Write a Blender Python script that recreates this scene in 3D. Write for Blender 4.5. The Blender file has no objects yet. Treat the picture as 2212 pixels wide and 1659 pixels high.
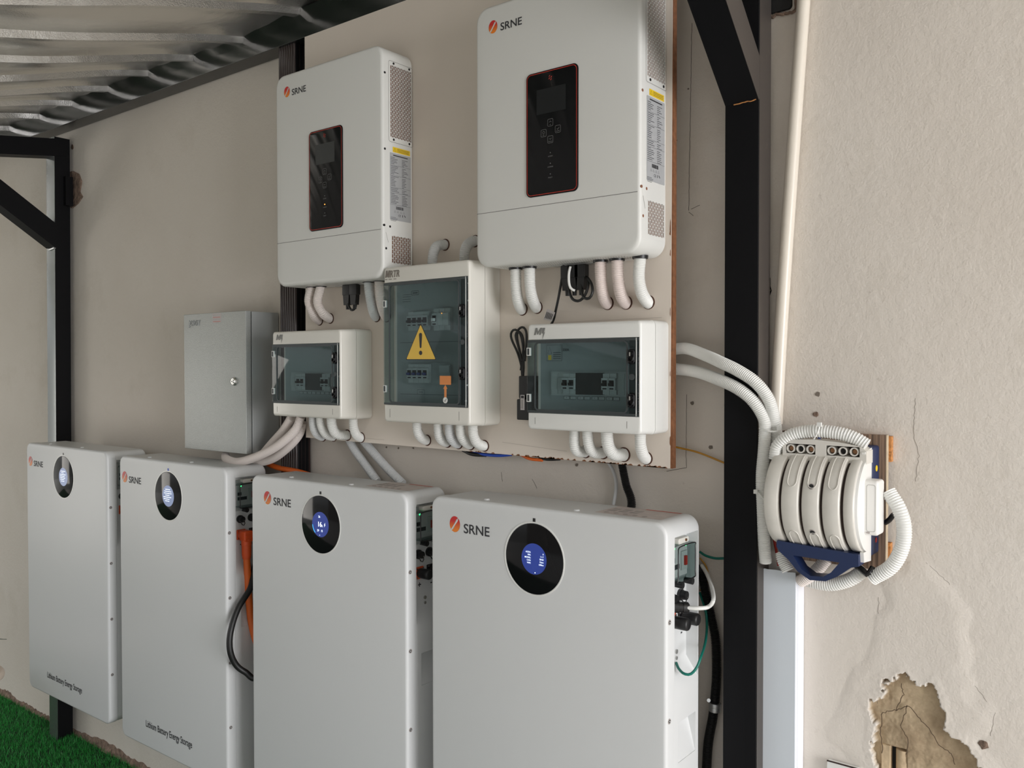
import bpy, bmesh, math, random
import numpy as np
from mathutils import Vector, Matrix
random.seed(7); rng = np.random.default_rng(5)
C = bpy.context.scene.collection
H = 1.574            # camera height above the floor (floor z=0, wall plane y=WALL)
WALL = 1.78
# ------------------------------------------------------------------ camera, world, light, exposure
FPX = 1887.46
def cam_axes(yaw=0.663199, pitch=-0.0192465, roll=-0.00101):
    cy, sy, cp, sp, cr, sr = math.cos(yaw), math.sin(yaw), math.cos(pitch), math.sin(pitch), math.cos(roll), math.sin(roll)
    F = Vector((-sy*cp, cy*cp, sp)); r = Vector((cy, sy, 0)); u = r.cross(F)
    return cr*r + sr*u, -sr*r + cr*u, F
RR, UU, FF = cam_axes()
cd = bpy.data.cameras.new('camera'); cam = bpy.data.objects.new('camera', cd); C.objects.link(cam)
cd.sensor_fit = 'HORIZONTAL'; cd.sensor_width = 36; cd.lens = FPX/2212*36; cd.clip_start = 0.05; cd.clip_end = 200
mt = Matrix.Identity(4)
for i in range(3):
    mt[i][0] = RR[i]; mt[i][1] = UU[i]; mt[i][2] = -FF[i]
mt[2][3] = H
cam.matrix_world = mt
bpy.context.scene.camera = cam
vs = bpy.context.scene.view_settings
vs.view_transform = 'Standard'; vs.look = 'None'; vs.gamma = 1; vs.exposure = 0.0
w = bpy.data.worlds.new('world'); bpy.context.scene.world = w; w.use_nodes = True
nt = w.node_tree; bg = nt.nodes['Background']
tc = nt.nodes.new('ShaderNodeTexCoord'); sp_ = nt.nodes.new('ShaderNodeSeparateXYZ'); cr_ = nt.nodes.new('ShaderNodeValToRGB')
nt.links.new(tc.outputs['Generated'], sp_.inputs[0]); nt.links.new(sp_.outputs[2], cr_.inputs[0]); nt.links.new(cr_.outputs[0], bg.inputs[0])
e = cr_.color_ramp.elements
e[0].position = 0.0; e[0].color = (0.42, 0.42, 0.40, 1); e[1].position = 0.5; e[1].color = (0.92, 0.955, 1.0, 1)
x = e.new(0.12); x.color = (0.84, 0.86, 0.88, 1)
bg.inputs[1].default_value = 1.05
def area(name, loc, target, size, energy, col):
    l = bpy.data.lights.new(name, 'AREA'); l.shape = 'RECTANGLE'; l.size, l.size_y = size; l.energy = energy; l.color = col
    o = bpy.data.objects.new(name, l); C.objects.link(o); o.location = loc
    o.rotation_euler = (Vector(target)-Vector(loc)).to_track_quat('-Z', 'Y').to_euler(); return o
area('daylight_open_side', (4.4, 0.1, 1.25), (-1.4, 1.7, 1.0), (2.2, 2.2), 200, (0.98, 0.98, 1.0))
area('daylight_left_opening', (-7.4, -0.9, 1.0), (-4.0, 1.8, 1.0), (1.4, 1.4), 22, (1.0, 0.95, 0.88))

# ------------------------------------------------------------------ pixel -> place helpers (2212x1659 frame)
def ray(px, py): return RR*((px-1106)/FPX) + UU*(-(py-829.5)/FPX) + FF
def W(px, py, Y): d = ray(px, py); k = Y/d.y; return Vector((d.x*k, Y, d.z*k+H))
def WX(px, py, X): d = ray(px, py); k = X/d.x; return Vector((X, d.y*k, d.z*k+H))
def WZ(px, py, Z=0.0): d = ray(px, py); k = (Z-H)/d.z; return Vector((d.x*k, d.y*k, Z))

# ------------------------------------------------------------------ materials
MATS = {}
def mat(name, col, rough=0.5, metal=0.0, bump=None, var=None, emit=0.0, coat=0.0, spec=0.5, dirt=None):
    if name in MATS: return MATS[name]
    m = bpy.data.materials.new(name); m.use_nodes = True; t = m.node_tree; b = t.nodes['Principled BSDF']
    b.inputs['Base Color'].default_value = (*col, 1); b.inputs['Roughness'].default_value = rough; b.inputs['Metallic'].default_value = metal
    b.inputs['Specular IOR Level'].default_value = spec
    if coat: b.inputs['Coat Weight'].default_value = coat; b.inputs['Coat Roughness'].default_value = 0.08
    if emit: b.inputs['Emission Color'].default_value = (*col, 1); b.inputs['Emission Strength'].default_value = emit
    tc = t.nodes.new('ShaderNodeTexCoord')
    src = None
    if var:      # (scale, amount)
        n = t.nodes.new('ShaderNodeTexNoise'); n.inputs['Scale'].default_value = var[0]; n.inputs['Detail'].default_value = 6
        t.links.new(tc.outputs['Object'], n.inputs['Vector'])
        r = t.nodes.new('ShaderNodeValToRGB'); a = var[1]
        r.color_ramp.elements[0].position = .3; r.color_ramp.elements[1].position = .7
        r.color_ramp.elements[0].color = (*[c*(1-a) for c in col], 1); r.color_ramp.elements[1].color = (*[min(1, c*(1+a)) for c in col], 1)
        t.links.new(n.outputs[0], r.inputs[0]); t.links.new(r.outputs[0], b.inputs['Base Color']); src = r.outputs[0]
    if dirt:     # (scale, threshold, colour)
        n = t.nodes.new('ShaderNodeTexNoise'); n.inputs['Scale'].default_value = dirt[0]; n.inputs['Detail'].default_value = 8; n.inputs['Roughness'].default_value = .7
        t.links.new(tc.outputs['Object'], n.inputs['Vector'])
        r = t.nodes.new('ShaderNodeValToRGB'); r.color_ramp.elements[0].position = dirt[1]; r.color_ramp.elements[1].position = dirt[1]+.12
        r.color_ramp.elements[0].color = (0, 0, 0, 1); r.color_ramp.elements[1].color = (dirt[3],)*3+(1,)
        mx = t.nodes.new('ShaderNodeMix'); mx.data_type = 'RGBA'; t.links.new(n.outputs[0], r.inputs[0]); t.links.new(r.outputs[0], mx.inputs[0])
        if src: t.links.new(src, mx.inputs[6])
        else: mx.inputs[6].default_value = (*col, 1)
        mx.inputs[7].default_value = (*dirt[2], 1); t.links.new(mx.outputs[2], b.inputs['Base Color'])
    if bump:     # list of (scale, strength, distance)
        prev = None
        for s, st, di in bump:
            n = t.nodes.new('ShaderNodeTexNoise'); n.inputs['Scale'].default_value = s; n.inputs['Detail'].default_value = 4
            t.links.new(tc.outputs['Object'], n.inputs['Vector'])
            bp = t.nodes.new('ShaderNodeBump'); bp.inputs['Strength'].default_value = st; bp.inputs['Distance'].default_value = di
            t.links.new(n.outputs[0], bp.inputs['Height'])
            if prev: t.links.new(prev, bp.inputs['Normal'])
            prev = bp.outputs[0]
        t.links.new(prev, b.inputs['Normal'])
    MATS[name] = m; return m
M = dict(
 white=mat('powder_white', (.72, .72, .69), .42, bump=[(900, .05, .0004)]),
 batt=mat('battery_white', (.71, .72, .72), .38, bump=[(900, .05, .0004)]),
 cream=mat('cream_plastic', (.74, .72, .66), .22),
 offw=mat('off_white_plastic', (.80, .80, .77), .22),
 pipe=mat('conduit_white', (.78, .78, .75), .4), pipebeige=mat('conduit_pinkish_white', (.76, .69, .65), .42), pipegrey=mat('conduit_grey_white', (.66, .67, .67), .42),
 pvc=mat('pvc_cream', (.76, .70, .61), .3), trunk=mat('trunking_white', (.66, .71, .76), .35),
 black=mat('black_plastic', (.012, .012, .013), .4), blackg=mat('black_gloss_glass', (.006, .006, .007), .08, spec=.22),
 rubber=mat('black_rubber', (.010, .010, .010), .45),
 steel=mat('black_painted_steel', (.006, .006, .007), .5, spec=.12, bump=[(40, .06, .002)], dirt=(60, .74, (.06, .055, .05), .5)), steelg=mat('steel_face_painted_light', (.30, .32, .32), .22, .75, bump=[(30, .1, .002)]),
 steelb=mat('bare_dark_steel', (.12, .105, .095), .42, .6, dirt=(18, .6, (.2, .17, .14), .5), bump=[(60, .1, .001)]),
 column=mat('brown_fluted_metal', (.034, .020, .018), .28, spec=.35),
 silver=mat('silver_metal', (.62, .62, .60), .25, .95), zinc=mat('zinc_strap', (.55, .56, .56), .4, .8),
 greybox=mat('grey_textured_coating', (.40, .415, .40), .36, .25, bump=[(420, .55, .0012)], var=(420, .10)),
 greyside=mat('grey_coating', (.40, .415, .41), .4, .15, bump=[(500, .2, .0006)]),
 dark=mat('dark_gap', (.015, .015, .015), .8), brownhole=mat('copper_brown_inside', (.26, .115, .065), .7), woodedge=mat('fibreboard_edge', (.22, .09, .038), .85, bump=[(300, .5, .001)], var=(90, .2)),
 label=mat('silver_label', (.42, .43, .44), .4), labelw=mat('paper_label', (.62, .58, .58), .5), ink=mat('label_ink', (.03, .03, .035), .6), yellow=mat('yellow_label', (.85, .58, .02), .45),
 orange=mat('orange_plastic', (.78, .10, .02), .4), orangec=mat('orange_cable', (.80, .15, .02), .4), green=mat('green_wire', (.0, .16, .12), .4), blue=mat('blue_plastic', (.018, .035, .16), .35),
 bluew=mat('blue_wire', (.02, .08, .5), .4), yelloww=mat('ochre_wire', (.55, .27, .03), .4), red=mat('red_line', (.45, .03, .02), .4),
 lcd=mat('lcd_grey', (.050, .052, .051), .3, spec=.2), lcdoff=mat('lcd_unlit', (.016, .017, .018), .3, spec=.2), icon=mat('icon_grey', (.22, .22, .22), .5),
 amberled=mat('amber_led', (1, .35, .05), .4, emit=3), greenled=mat('green_led', (.05, 1, .25), .4, emit=4), whiteled=mat('screen_white', (.8, .9, 1), .4, emit=1.2), cyan=mat('screen_cyan', (.05, .45, .9), .4, emit=1.0),
 copper=mat('terminal_brass', (.32, .17, .09), .4, .8), inner=mat('inner_plate_grey', (.36, .38, .38), .5), breaker=mat('breaker_grey', (.50, .51, .50), .5), blacklab=mat('dark_blank_cover', (.03, .03, .03), .6),
 navy=mat('switch_blue', (.011, .025, .085), .4), mark=mat('logo_grey', (.20, .20, .19), .4), stain=mat('pencil_line', (.10, .085, .07), .9), crack=mat('crack_dark', (.20, .17, .14), .95),
 plywood=mat('plywood_face', (.26, .17, .115), .6), plyedge=mat('plywood_edge', (.50, .41, .29), .8, var=(60, .15)), chip=mat('chipboard', (.50, .22, .07), .9, var=(160, .4), bump=[(200, .8, .003)]),
 soil=mat('crumbled_plaster', (.23, .16, .12), .95, bump=[(60, .9, .01)], var=(60, .45)), pot=mat('beige_pot', (.66, .55, .45), .6), leaf=mat('leaf_green', (.03, .06, .03), .5), brick=mat('pale_brick', (.55, .42, .27), .9, bump=[(80, .6, .003)], var=(40, .2)),
 turfbase=mat('turf_backing', (.004, .055, .010), .9, var=(30, .4), bump=[(160, .9, .01)]), concrete=mat('concrete', (.62, .59, .54), .85, var=(3, .1)),
 cyanprot=mat('screen_blue', (.012, .028, .17), .3, emit=.9), screenpale=mat('screen_pale_blue', (.10, .14, .26), .3, emit=.9),
)
def wave_mat(m, scale, dark, axis='X'):      # streaked wood grain
    t = m.node_tree; b = t.nodes['Principled BSDF']; tc = [n for n in t.nodes if n.type == 'TEX_COORD'][0]
    mp = t.nodes.new('ShaderNodeMapping'); mp.inputs['Scale'].default_value = (scale, scale, scale*.02); t.links.new(tc.outputs['Object'], mp.inputs[0])
    n = t.nodes.new('ShaderNodeTexNoise'); n.inputs['Scale'].default_value = 1; n.inputs['Detail'].default_value = 5; t.links.new(mp.outputs[0], n.inputs['Vector'])
    r = t.nodes.new('ShaderNodeValToRGB'); c = b.inputs['Base Color'].default_value[:3]
    r.color_ramp.elements[0].position = .35; r.color_ramp.elements[1].position = .65
    r.color_ramp.elements[0].color = (*[v*dark for v in c], 1); r.color_ramp.elements[1].color = (*[min(1, v*1.35) for v in c], 1)
    t.links.new(n.outputs[0], r.inputs[0]); t.links.new(r.outputs[0], b.inputs['Base Color'])
wave_mat(M['plywood'], 220, .45)
def tinted(name, col, rough=.03, fr=1.5):      # tinted see-through plastic
    m = bpy.data.materials.new(name); m.use_nodes = True; t = m.node_tree; t.nodes.clear()
    o = t.nodes.new('ShaderNodeOutputMaterial'); a = t.nodes.new('ShaderNodeBsdfTransparent'); g = t.nodes.new('ShaderNodeBsdfGlossy'); x = t.nodes.new('ShaderNodeMixShader'); f = t.nodes.new('ShaderNodeFresnel')
    a.inputs[0].default_value = (*col, 1); g.inputs['Roughness'].default_value = rough; f.inputs[0].default_value = fr
    ge = t.nodes.new('ShaderNodeNewGeometry'); su = t.nodes.new('ShaderNodeMath'); su.operation = 'SUBTRACT'; su.use_clamp = True; t.links.new(f.outputs[0], su.inputs[0]); t.links.new(ge.outputs['Backfacing'], su.inputs[1]); t.links.new(su.outputs[0], x.inputs[0]); t.links.new(a.outputs[0], x.inputs[1]); t.links.new(g.outputs[0], x.inputs[2]); t.links.new(x.outputs[0], o.inputs[0]); MATS[name] = m; return m
M['smoke'] = tinted('smoked_window', (.72, .79, .80), fr=1.40); M['smokedark'] = mat('smoked_frame', (.055, .065, .068), .12)
M['clear'] = tinted('clear_cover', (.62, .70, .69))
def logo_mat():
    m = mat('logo_red_orange', (.8, .1, .03), .4); t = m.node_tree; b = t.nodes['Principled BSDF']
    g = t.nodes.new('ShaderNodeTexCoord'); s = t.nodes.new('ShaderNodeSeparateXYZ'); r = t.nodes.new('ShaderNodeValToRGB')
    t.links.new(g.outputs['Generated'], s.inputs[0]); t.links.new(s.outputs[2], r.inputs[0]); t.links.new(r.outputs[0], b.inputs['Base Color'])
    r.color_ramp.elements[0].color = (.86, .24, .02, 1); r.color_ramp.elements[0].position = .15
    r.color_ramp.elements[1].color = (.60, .02, .02, 1); r.color_ramp.elements[1].position = .7
    return m
M['logo'] = logo_mat()

# ------------------------------------------------------------------ mesh builder
ROOT = {}
XF = None
KB = .966            # cabinets hang in front of the posts (front face at y = 1.54 m, 0.64 m wide)
def cabinet_xf(v): return (v[0]*KB, v[1]*KB, (v[2]-H)*KB+H)
class MB:
    def __init__(s): s.v = []; s.f = []; s.m = []; s.mats = []
    def mi(s, m):
        if m not in s.mats: s.mats.append(m)
        return s.mats.index(m)
    def add(s, vs, fs, m='white'):
        o = len(s.v); k = s.mi(m); s.v += [tuple(a) for a in vs]
        for f in fs: s.f.append(tuple(i+o for i in f)); s.m.append(k)
        return s
    def box(s, a, b, m='white'):
        x0, x1 = sorted((a[0], b[0])); y0, y1 = sorted((a[1], b[1])); z0, z1 = sorted((a[2], b[2]))
        v = [(x0,y0,z0),(x1,y0,z0),(x1,y1,z0),(x0,y1,z0),(x0,y0,z1),(x1,y0,z1),(x1,y1,z1),(x0,y1,z1)]
        return s.add(v, [(0,3,2,1),(4,5,6,7),(0,1,5,4),(1,2,6,5),(2,3,7,6),(3,0,4,7)], m)
    def prism(s, poly, mp, w0, w1, m='white'):     # outline (u,v) extruded w0..w1
        n = len(poly); v = [mp(u, q, w0) for u, q in poly]+[mp(u, q, w1) for u, q in poly]
        return s.add(v, [tuple(range(n)), tuple(range(2*n-1, n-1, -1))]+[(i, i+n, (i+1) % n+n, (i+1) % n) for i in range(n)], m)
    def rings(s, rings, m='white', caps=True, closed=False):
        n = len(rings[0]); v = [p for r in rings for p in r]; f = []
        for k in range(len(rings)-1+(1 if closed else 0)):
            a = k*n; b = ((k+1) % len(rings))*n
            for i in range(n): f.append((a+i, a+(i+1) % n, b+(i+1) % n, b+i))
        if caps and not closed: f += [tuple(range(n))[::-1], tuple(range((len(rings)-1)*n, len(rings)*n))]
        return s.add(v, f, m)
    def plate(s, u0, u1, v0, v1, w0, w1, R, fil, mp, m='white', seg=6, fseg=4, bfil=0):
        rr = []
        if bfil:
            for k in range(fseg):
                a = k/fseg*math.pi/2; rr.append((bfil*(1-math.sin(a)), w0+bfil*(1-math.cos(a))))
        else: rr.append((0, w0))
        if bfil: rr.append((0, w0+bfil))
        if fil:
            rr.append((0, w1-fil))
            for k in range(1, fseg+1):
                a = k/fseg*math.pi/2; rr.append((fil*(1-math.cos(a)), w1-fil+fil*math.sin(a)))
        else: rr.append((0, w1))
        return s.rings([[mp(u, v, w) for u, v in rrect(u0+i, u1-i, v0+i, v1-i, max(R-i, .0002), seg)] for i, w in rr], m)
    def cyl(s, p0, p1, r0, r1=None, m='black', n=20, prof=None):
        p0 = Vector(p0); p1 = Vector(p1); d = (p1-p0).normalized(); a = d.orthogonal().normalized(); b = d.cross(a); r1 = r0 if r1 is None else r1
        pr = prof or [(0, r0), (1, r1)]
        return s.rings([[p0.lerp(p1, t)+(a*math.cos(q)+b*math.sin(q))*r for q in [2*math.pi*i/n for i in range(n)]] for t, r in pr], m)
    def tube(s, pts, r, m='rubber', n=12, corr=0, amp=.14, step=None, flat=1):
        P = spline(pts, step or (corr/4 if corr else .006)); 
        t = [(P[min(i+1, len(P)-1)]-P[max(i-1, 0)]).normalized() for i in range(len(P))]
        a = t[0].orthogonal().normalized(); rg = []
        for i, p in enumerate(P):
            a = (a-t[i]*a.dot(t[i])).normalized(); b = t[i].cross(a)
            q = r*(1-amp*(0, .75, 1, .75)[i % 4]) if corr else r
            rg.append([p+(a*math.cos(g)+b*math.sin(g)*flat)*q for g in [2*math.pi*k/n for k in range(n)]])
        return s.rings(rg, m)
    def ribbon(s, pts, wd, mp, m='ink', closed=False):      # flat line strip, 0.3 mm proud
        n = len(pts); v = []; f = []
        for i, p in enumerate(pts):
            a = pts[(i-1) % n] if closed or i else p; b = pts[(i+1) % n] if closed or i < n-1 else p
            dx, dy = b[0]-a[0], b[1]-a[1]; L = math.hypot(dx, dy) or 1; nx, ny = -dy/L*wd/2, dx/L*wd/2
            v += [mp(p[0]+nx, p[1]+ny, 0), mp(p[0]-nx, p[1]-ny, 0)]
        for i in range(n if closed else n-1): j = (i+1) % n; f.append((2*i, 2*i+1, 2*j+1, 2*j))
        return s.add(v, f, m)
    def text(s, txt, u, v, h, mp, m='ink', sx=1, shear=0, bold=0, align='LEFT', ext=0):
        c = bpy.data.curves.new('t', 'FONT'); c.body = txt; c.size = 1; c.offset = bold; c.shear = shear; c.align_x = align; c.resolution_u = 4
        o = bpy.data.objects.new('t', c); C.objects.link(o); dg = bpy.context.evaluated_depsgraph_get(); dg.update()
        me = bpy.data.meshes.new_from_object(o.evaluated_get(dg)); bpy.data.objects.remove(o); bpy.data.curves.remove(c)
        k = h/.73; vv = [(p.co.x*k*sx+u, p.co.y*k+v) for p in me.vertices]; ff = [tuple(p.vertices) for p in me.polygons]; bpy.data.meshes.remove(me)
        if ext:
            n = len(vv); from collections import Counter
            ed = Counter(); 
            for f in ff:
                for i in range(len(f)): ed[(f[i], f[(i+1) % len(f)])] += 1
            bd = [e_ for e_ in ed if (e_[1], e_[0]) not in ed]
            return s.add([mp(a, b, 0) for a, b in vv]+[mp(a, b, ext) for a, b in vv], [tuple(i+n for i in f) for f in ff]+[(a, b, b+n, a+n) for a, b in bd], m)
        return s.add([mp(a, b, 0) for a, b in vv], ff, m)
    def mesh(s, name, off=(0, 0, 0), recalc=True, ang=35):
        me = bpy.data.meshes.new(name); me.from_pydata([(a[0]-off[0], a[1]-off[1], a[2]-off[2]) for a in s.v], [], s.f)
        for k in s.mats: me.materials.append(M[k])
        me.polygons.foreach_set('material_index', s.m)
        if recalc and len(s.f) < 120000:
            b = bmesh.new(); b.from_mesh(me); bmesh.ops.recalc_face_normals(b, faces=b.faces); b.to_mesh(me); b.free()
        me.polygons.foreach_set('use_smooth', [True]*len(me.polygons)); me.set_sharp_from_angle(angle=math.radians(ang)); me.update(); return me
    def build(s, name, parent=None, ang=35, recalc=True, **k):
        if XF: s.v = [XF(a) for a in s.v]
        off = ROOT.get(parent.name if parent else None)
        if off is None:
            c = np.array(s.v); off = Vector((float(c[:, 0].mean()), float(c[:, 1].mean()), float(c[:, 2].min())))
            o = bpy.data.objects.new(name, s.mesh(name, off, recalc, ang)); C.objects.link(o); o.location = off; ROOT[o.name] = off
        else:
            o = bpy.data.objects.new(name, s.mesh(name, off, recalc, ang)); C.objects.link(o); o.parent = parent; ROOT[o.name] = off
        for a, b in k.items(): o[a] = b
        return o
def rrect(u0, u1, v0, v1, R, seg=6):
    R = min(R, (u1-u0)/2, (v1-v0)/2); o = []
    for cx, cy, a0 in ((u1-R, v1-R, 0), (u0+R, v1-R, 90), (u0+R, v0+R, 180), (u1-R, v0+R, 270)):
        for k in range(seg+1):
            a = math.radians(a0+90*k/seg); o.append((cx+R*math.cos(a), cy+R*math.sin(a)))
    return o
def circ(u, v, r, n=40, sx=1): return [(u+r*sx*math.cos(2*math.pi*i/n), v+r*math.sin(2*math.pi*i/n)) for i in range(n)]
def spline(pts, step):
    P = [Vector(p) for p in pts]
    if len(P) == 2: P = [P[0], (P[0]+P[1])/2, P[1]]
    Q = [P[0]*2-P[1]]+P+[P[-1]*2-P[-2]]; dense = []
    for i in range(1, len(Q)-2):
        for k in range(30):
            t = k/30; a, b, c, d = Q[i-1:i+3]
            dense.append(.5*((2*b)+(c-a)*t+(2*a-5*b+4*c-d)*t*t+(3*b-a-3*c+d)*t**3))
    dense.append(P[-1]); L = [0]
    for i in range(1, len(dense)): L.append(L[-1]+(dense[i]-dense[i-1]).length)
    n = max(3, int(L[-1]/step)); o = []; j = 0
    for i in range(n+1):
        s = L[-1]*i/n
        while j < len(L)-2 and L[j+1] < s: j += 1
        o.append(dense[j].lerp(dense[j+1], (s-L[j])/max(1e-9, L[j+1]-L[j])))
    return o
def front(Y): return lambda u, v, w: (u, Y-w, v)          # faces the viewer (-y), w outwards
def side(X): return lambda u, v, w: (X+w, u, v)           # faces right (+x), u = y
def under(Z): return lambda u, v, w: (u, v, Z-w)
def top(Z): return lambda u, v, w: (u, v, Z+w)
def empty(name, loc, label, cat, group=None):
    o = bpy.data.objects.new(name, None); C.objects.link(o); o.location = loc; o.empty_display_size = .05
    if XF: loc = XF(loc); o.location = loc
    o['label'] = label; o['category'] = cat
    if group: o['group'] = group
    ROOT[o.name] = Vector(loc); return o
def boolcut(mb, cutters, ang=35):
    """MB minus list of MBs -> MB-like with polygons kept"""
    base = bpy.data.objects.new('b', mb.mesh('b')); C.objects.link(base); tmp = []
    for c in cutters:
        o = bpy.data.objects.new('c', c.mesh('c')); C.objects.link(o); tmp.append(o)
        md = base.modifiers.new('m', 'BOOLEAN'); md.operation = 'DIFFERENCE'; md.object = o; md.solver = 'EXACT'
    dg = bpy.context.evaluated_depsgraph_get(); dg.update(); me = bpy.data.meshes.new_from_object(base.evaluated_get(dg))
    r = MB(); r.mats = list(mb.mats); r.v = [tuple(v.co) for v in me.vertices]; r.f = [tuple(p.vertices) for p in me.polygons]; r.m = [min(p.material_index, len(r.mats)-1) for p in me.polygons]
    for o in [base]+tmp: bpy.data.objects.remove(o)
    bpy.data.meshes.remove(me); return r

# ------------------------------------------------------------------ setting: wall, floor, ceiling
def vnoise(x, z, s, seed=0):
    x = x*s; z = z*s; xi = np.floor(x).astype(int); zi = np.floor(z).astype(int); fx = x-xi; fz = z-zi
    fx = fx*fx*(3-2*fx); fz = fz*fz*(3-2*fz)
    def h(a, b): return (np.sin(a*127.1+b*311.7+seed*17.3)*43758.5453) % 1.0
    return (h(xi, zi)*(1-fx)+h(xi+1, zi)*fx)*(1-fz)+(h(xi, zi+1)*(1-fx)+h(xi+1, zi+1)*fx)*fz
def polydist(px, pz, poly):     # signed distance, >0 inside
    d = np.full(px.shape, 1e9); ins = np.zeros(px.shape, bool); n = len(poly)
    for i in range(n):
        ax, az = poly[i]; bx, bz = poly[(i+1) % n]; ex, ez = bx-ax, bz-az
        t = np.clip(((px-ax)*ex+(pz-az)*ez)/(ex*ex+ez*ez+1e-12), 0, 1)
        d = np.minimum(d, np.hypot(px-ax-t*ex, pz-az-t*ez))
        c = ((az > pz) != (bz > pz)) & (px < (bx-ax)*(pz-az)/(bz-az+1e-12)+ax); ins ^= c
    return np.where(ins, d, -d)
def pxz(l): return [(W(a, b, WALL).x, W(a, b, WALL).z) for a, b in l]
clay = pxz([(1890,1720),(1886,1620),(1893,1560),(1876,1512),(1908,1505),(1905,1468),(1925,1475),(1945,1453),(1990,1482),(2015,1482),(2030,1515),(2045,1545),(2040,1575),(2090,1615),(2112,1655),(2125,1720)])
blister = pxz([(1900,1760),(1840,1650),(1775,1600),(1810,1500),(1850,1440),(1890,1380),(1900,1300),(1890,1240),(1960,1190),(2010,1215),(2060,1270),(2085,1330),(2095,1385),(2085,1450),(2120,1495),(2155,1530),(2150,1580),(2130,1600),(2200,1760)])
def wall():
    xs = np.concatenate([np.linspace(-9, -.78, 40), np.arange(-.76, -.17, .0022), np.linspace(-.15, 3.5, 14)])
    zs = np.concatenate([np.arange(.0, .70, .05), np.arange(.70, 1.24, .0022), np.linspace(1.26, 3.6, 40)])
    X, Z = np.meshgrid(xs, zs); Y = np.full(X.shape, WALL)
    d = polydist(X, Z, clay)+(vnoise(X, Z, 60, 1)-.5)*.010+(vnoise(X, Z, 190, 2)-.5)*.011; b = polydist(X, Z, blister)+(vnoise(X, Z, 25, 3)-.5)*.03
    msk = d > 0
    bb = np.clip(b/.03, 0, 1); Y -= bb*bb*(3-2*bb)*.0018*(.5+1.0*vnoise(X, Z, 12, 4))+.0008*np.clip(b/.01, 0, 1)
    ylip = np.clip(1+d/.02, 0, 1)*.0014*(~msk); Y -= ylip
    Y = np.where(msk, WALL+.0035+.008*vnoise(X, Z, 14, 5)+.004*vnoise(X, Z, 60, 6)+.0015*vnoise(X, Z, 240, 7), Y)
    pa, pb = W(1905, 1612, WALL), W(1955, 1700, WALL); pk = (X > pa.x) & (X < pb.x) & (Z < pa.z) & (Z > pb.z); Y = np.where(pk, WALL+.030, Y)
    n = len(xs); v = np.stack([X, Y, Z], -1).reshape(-1, 3); nz = len(zs)
    i = np.arange((nz-1)*(n-1)); r = i//(n-1); c = i % (n-1); a = r*n+c
    f = np.stack([a, a+1, a+n+1, a+n], -1)
    me = bpy.data.meshes.new('wall_back'); me.from_pydata(v.tolist(), [], f.tolist())
    ca = me.color_attributes.new('clay', 'FLOAT_COLOR', 'POINT'); cc = np.zeros((len(v), 4)); cc[:, 0] = msk.reshape(-1); cc[:, 3] = 1; ca.data.foreach_set('color', cc.reshape(-1))
    me.polygons.foreach_set('use_smooth', [True]*len(f))
    m = bpy.data.materials.new('plaster_wall'); m.use_nodes = True; t = m.node_tree; bs = t.nodes['Principled BSDF']; bs.inputs['Roughness'].default_value = .8
    N = t.nodes.new; L = t.links.new; tc = N('ShaderNodeTexCoord')
    def noise(s, det=4, vec=None, ro=.5):
        q = N('ShaderNodeTexNoise'); q.inputs['Scale'].default_value = s; q.inputs['Detail'].default_value = det; q.inputs['Roughness'].default_value = ro; L(vec or tc.outputs['Object'], q.inputs['Vector']); return q.outputs[0]
    def ramp(src, p0, c0, p1, c1):
        q = N('ShaderNodeValToRGB'); q.color_ramp.elements[0].position = p0; q.color_ramp.elements[0].color = (*c0, 1); q.color_ramp.elements[1].position = p1; q.color_ramp.elements[1].color = (*c1, 1); L(src, q.inputs[0]); return q.outputs[0]
    def mix(f, a, b):
        q = N('ShaderNodeMix'); q.data_type = 'RGBA'; L(f, q.inputs[0])
        for s_, k in ((a, 6), (b, 7)):
            if isinstance(s_, tuple): q.inputs[k].default_value = (*s_, 1)
            else: L(s_, q.inputs[k])
        return q.outputs[2]
    base = ramp(noise(1.3, 5), .35, (.69, .63, .56), .7, (.77, .72, .655))
    base = mix(ramp(noise(2.6, 9, ro=.65), .54, (0, 0, 0), .76, (.45, .45, .45)), base, (.50, .43, .34))
    base = mix(ramp(noise(26, 10, ro=.72), .66, (0, 0, 0), .76, (.45, .45, .45)), base, (.42, .36, .30))
    cl = ramp(noise(18, 8, ro=.65), .35, (.34, .25, .155), .68, (.56, .44, .29))
    vc = N('ShaderNodeVertexColor'); vc.layer_name = 'clay'; sx = N('ShaderNodeSeparateColor'); L(vc.outputs[0], sx.inputs[0])
    L(mix(sx.outputs[0], base, cl), bs.inputs['Base Color'])
    prev = None
    for sc, st, di in ((230, .34, .0018), (60, .26, .004), (7, .2, .012)):
        bp = N('ShaderNodeBump'); bp.inputs['Strength'].default_value = st; bp.inputs['Distance'].default_value = di; L(noise(sc, 3), bp.inputs['Height'])
        if prev: L(prev, bp.inputs['Normal'])
        prev = bp.outputs[0]
    L(prev, bs.inputs['Normal']); me.materials.append(m)
    o = bpy.data.objects.new('wall_back', me); C.objects.link(o); o['kind'] = 'structure'; ROOT[o.name] = Vector((0, 0, 0)); return o
wall_o = wall()
fw = front(WALL-.0006)
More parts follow.
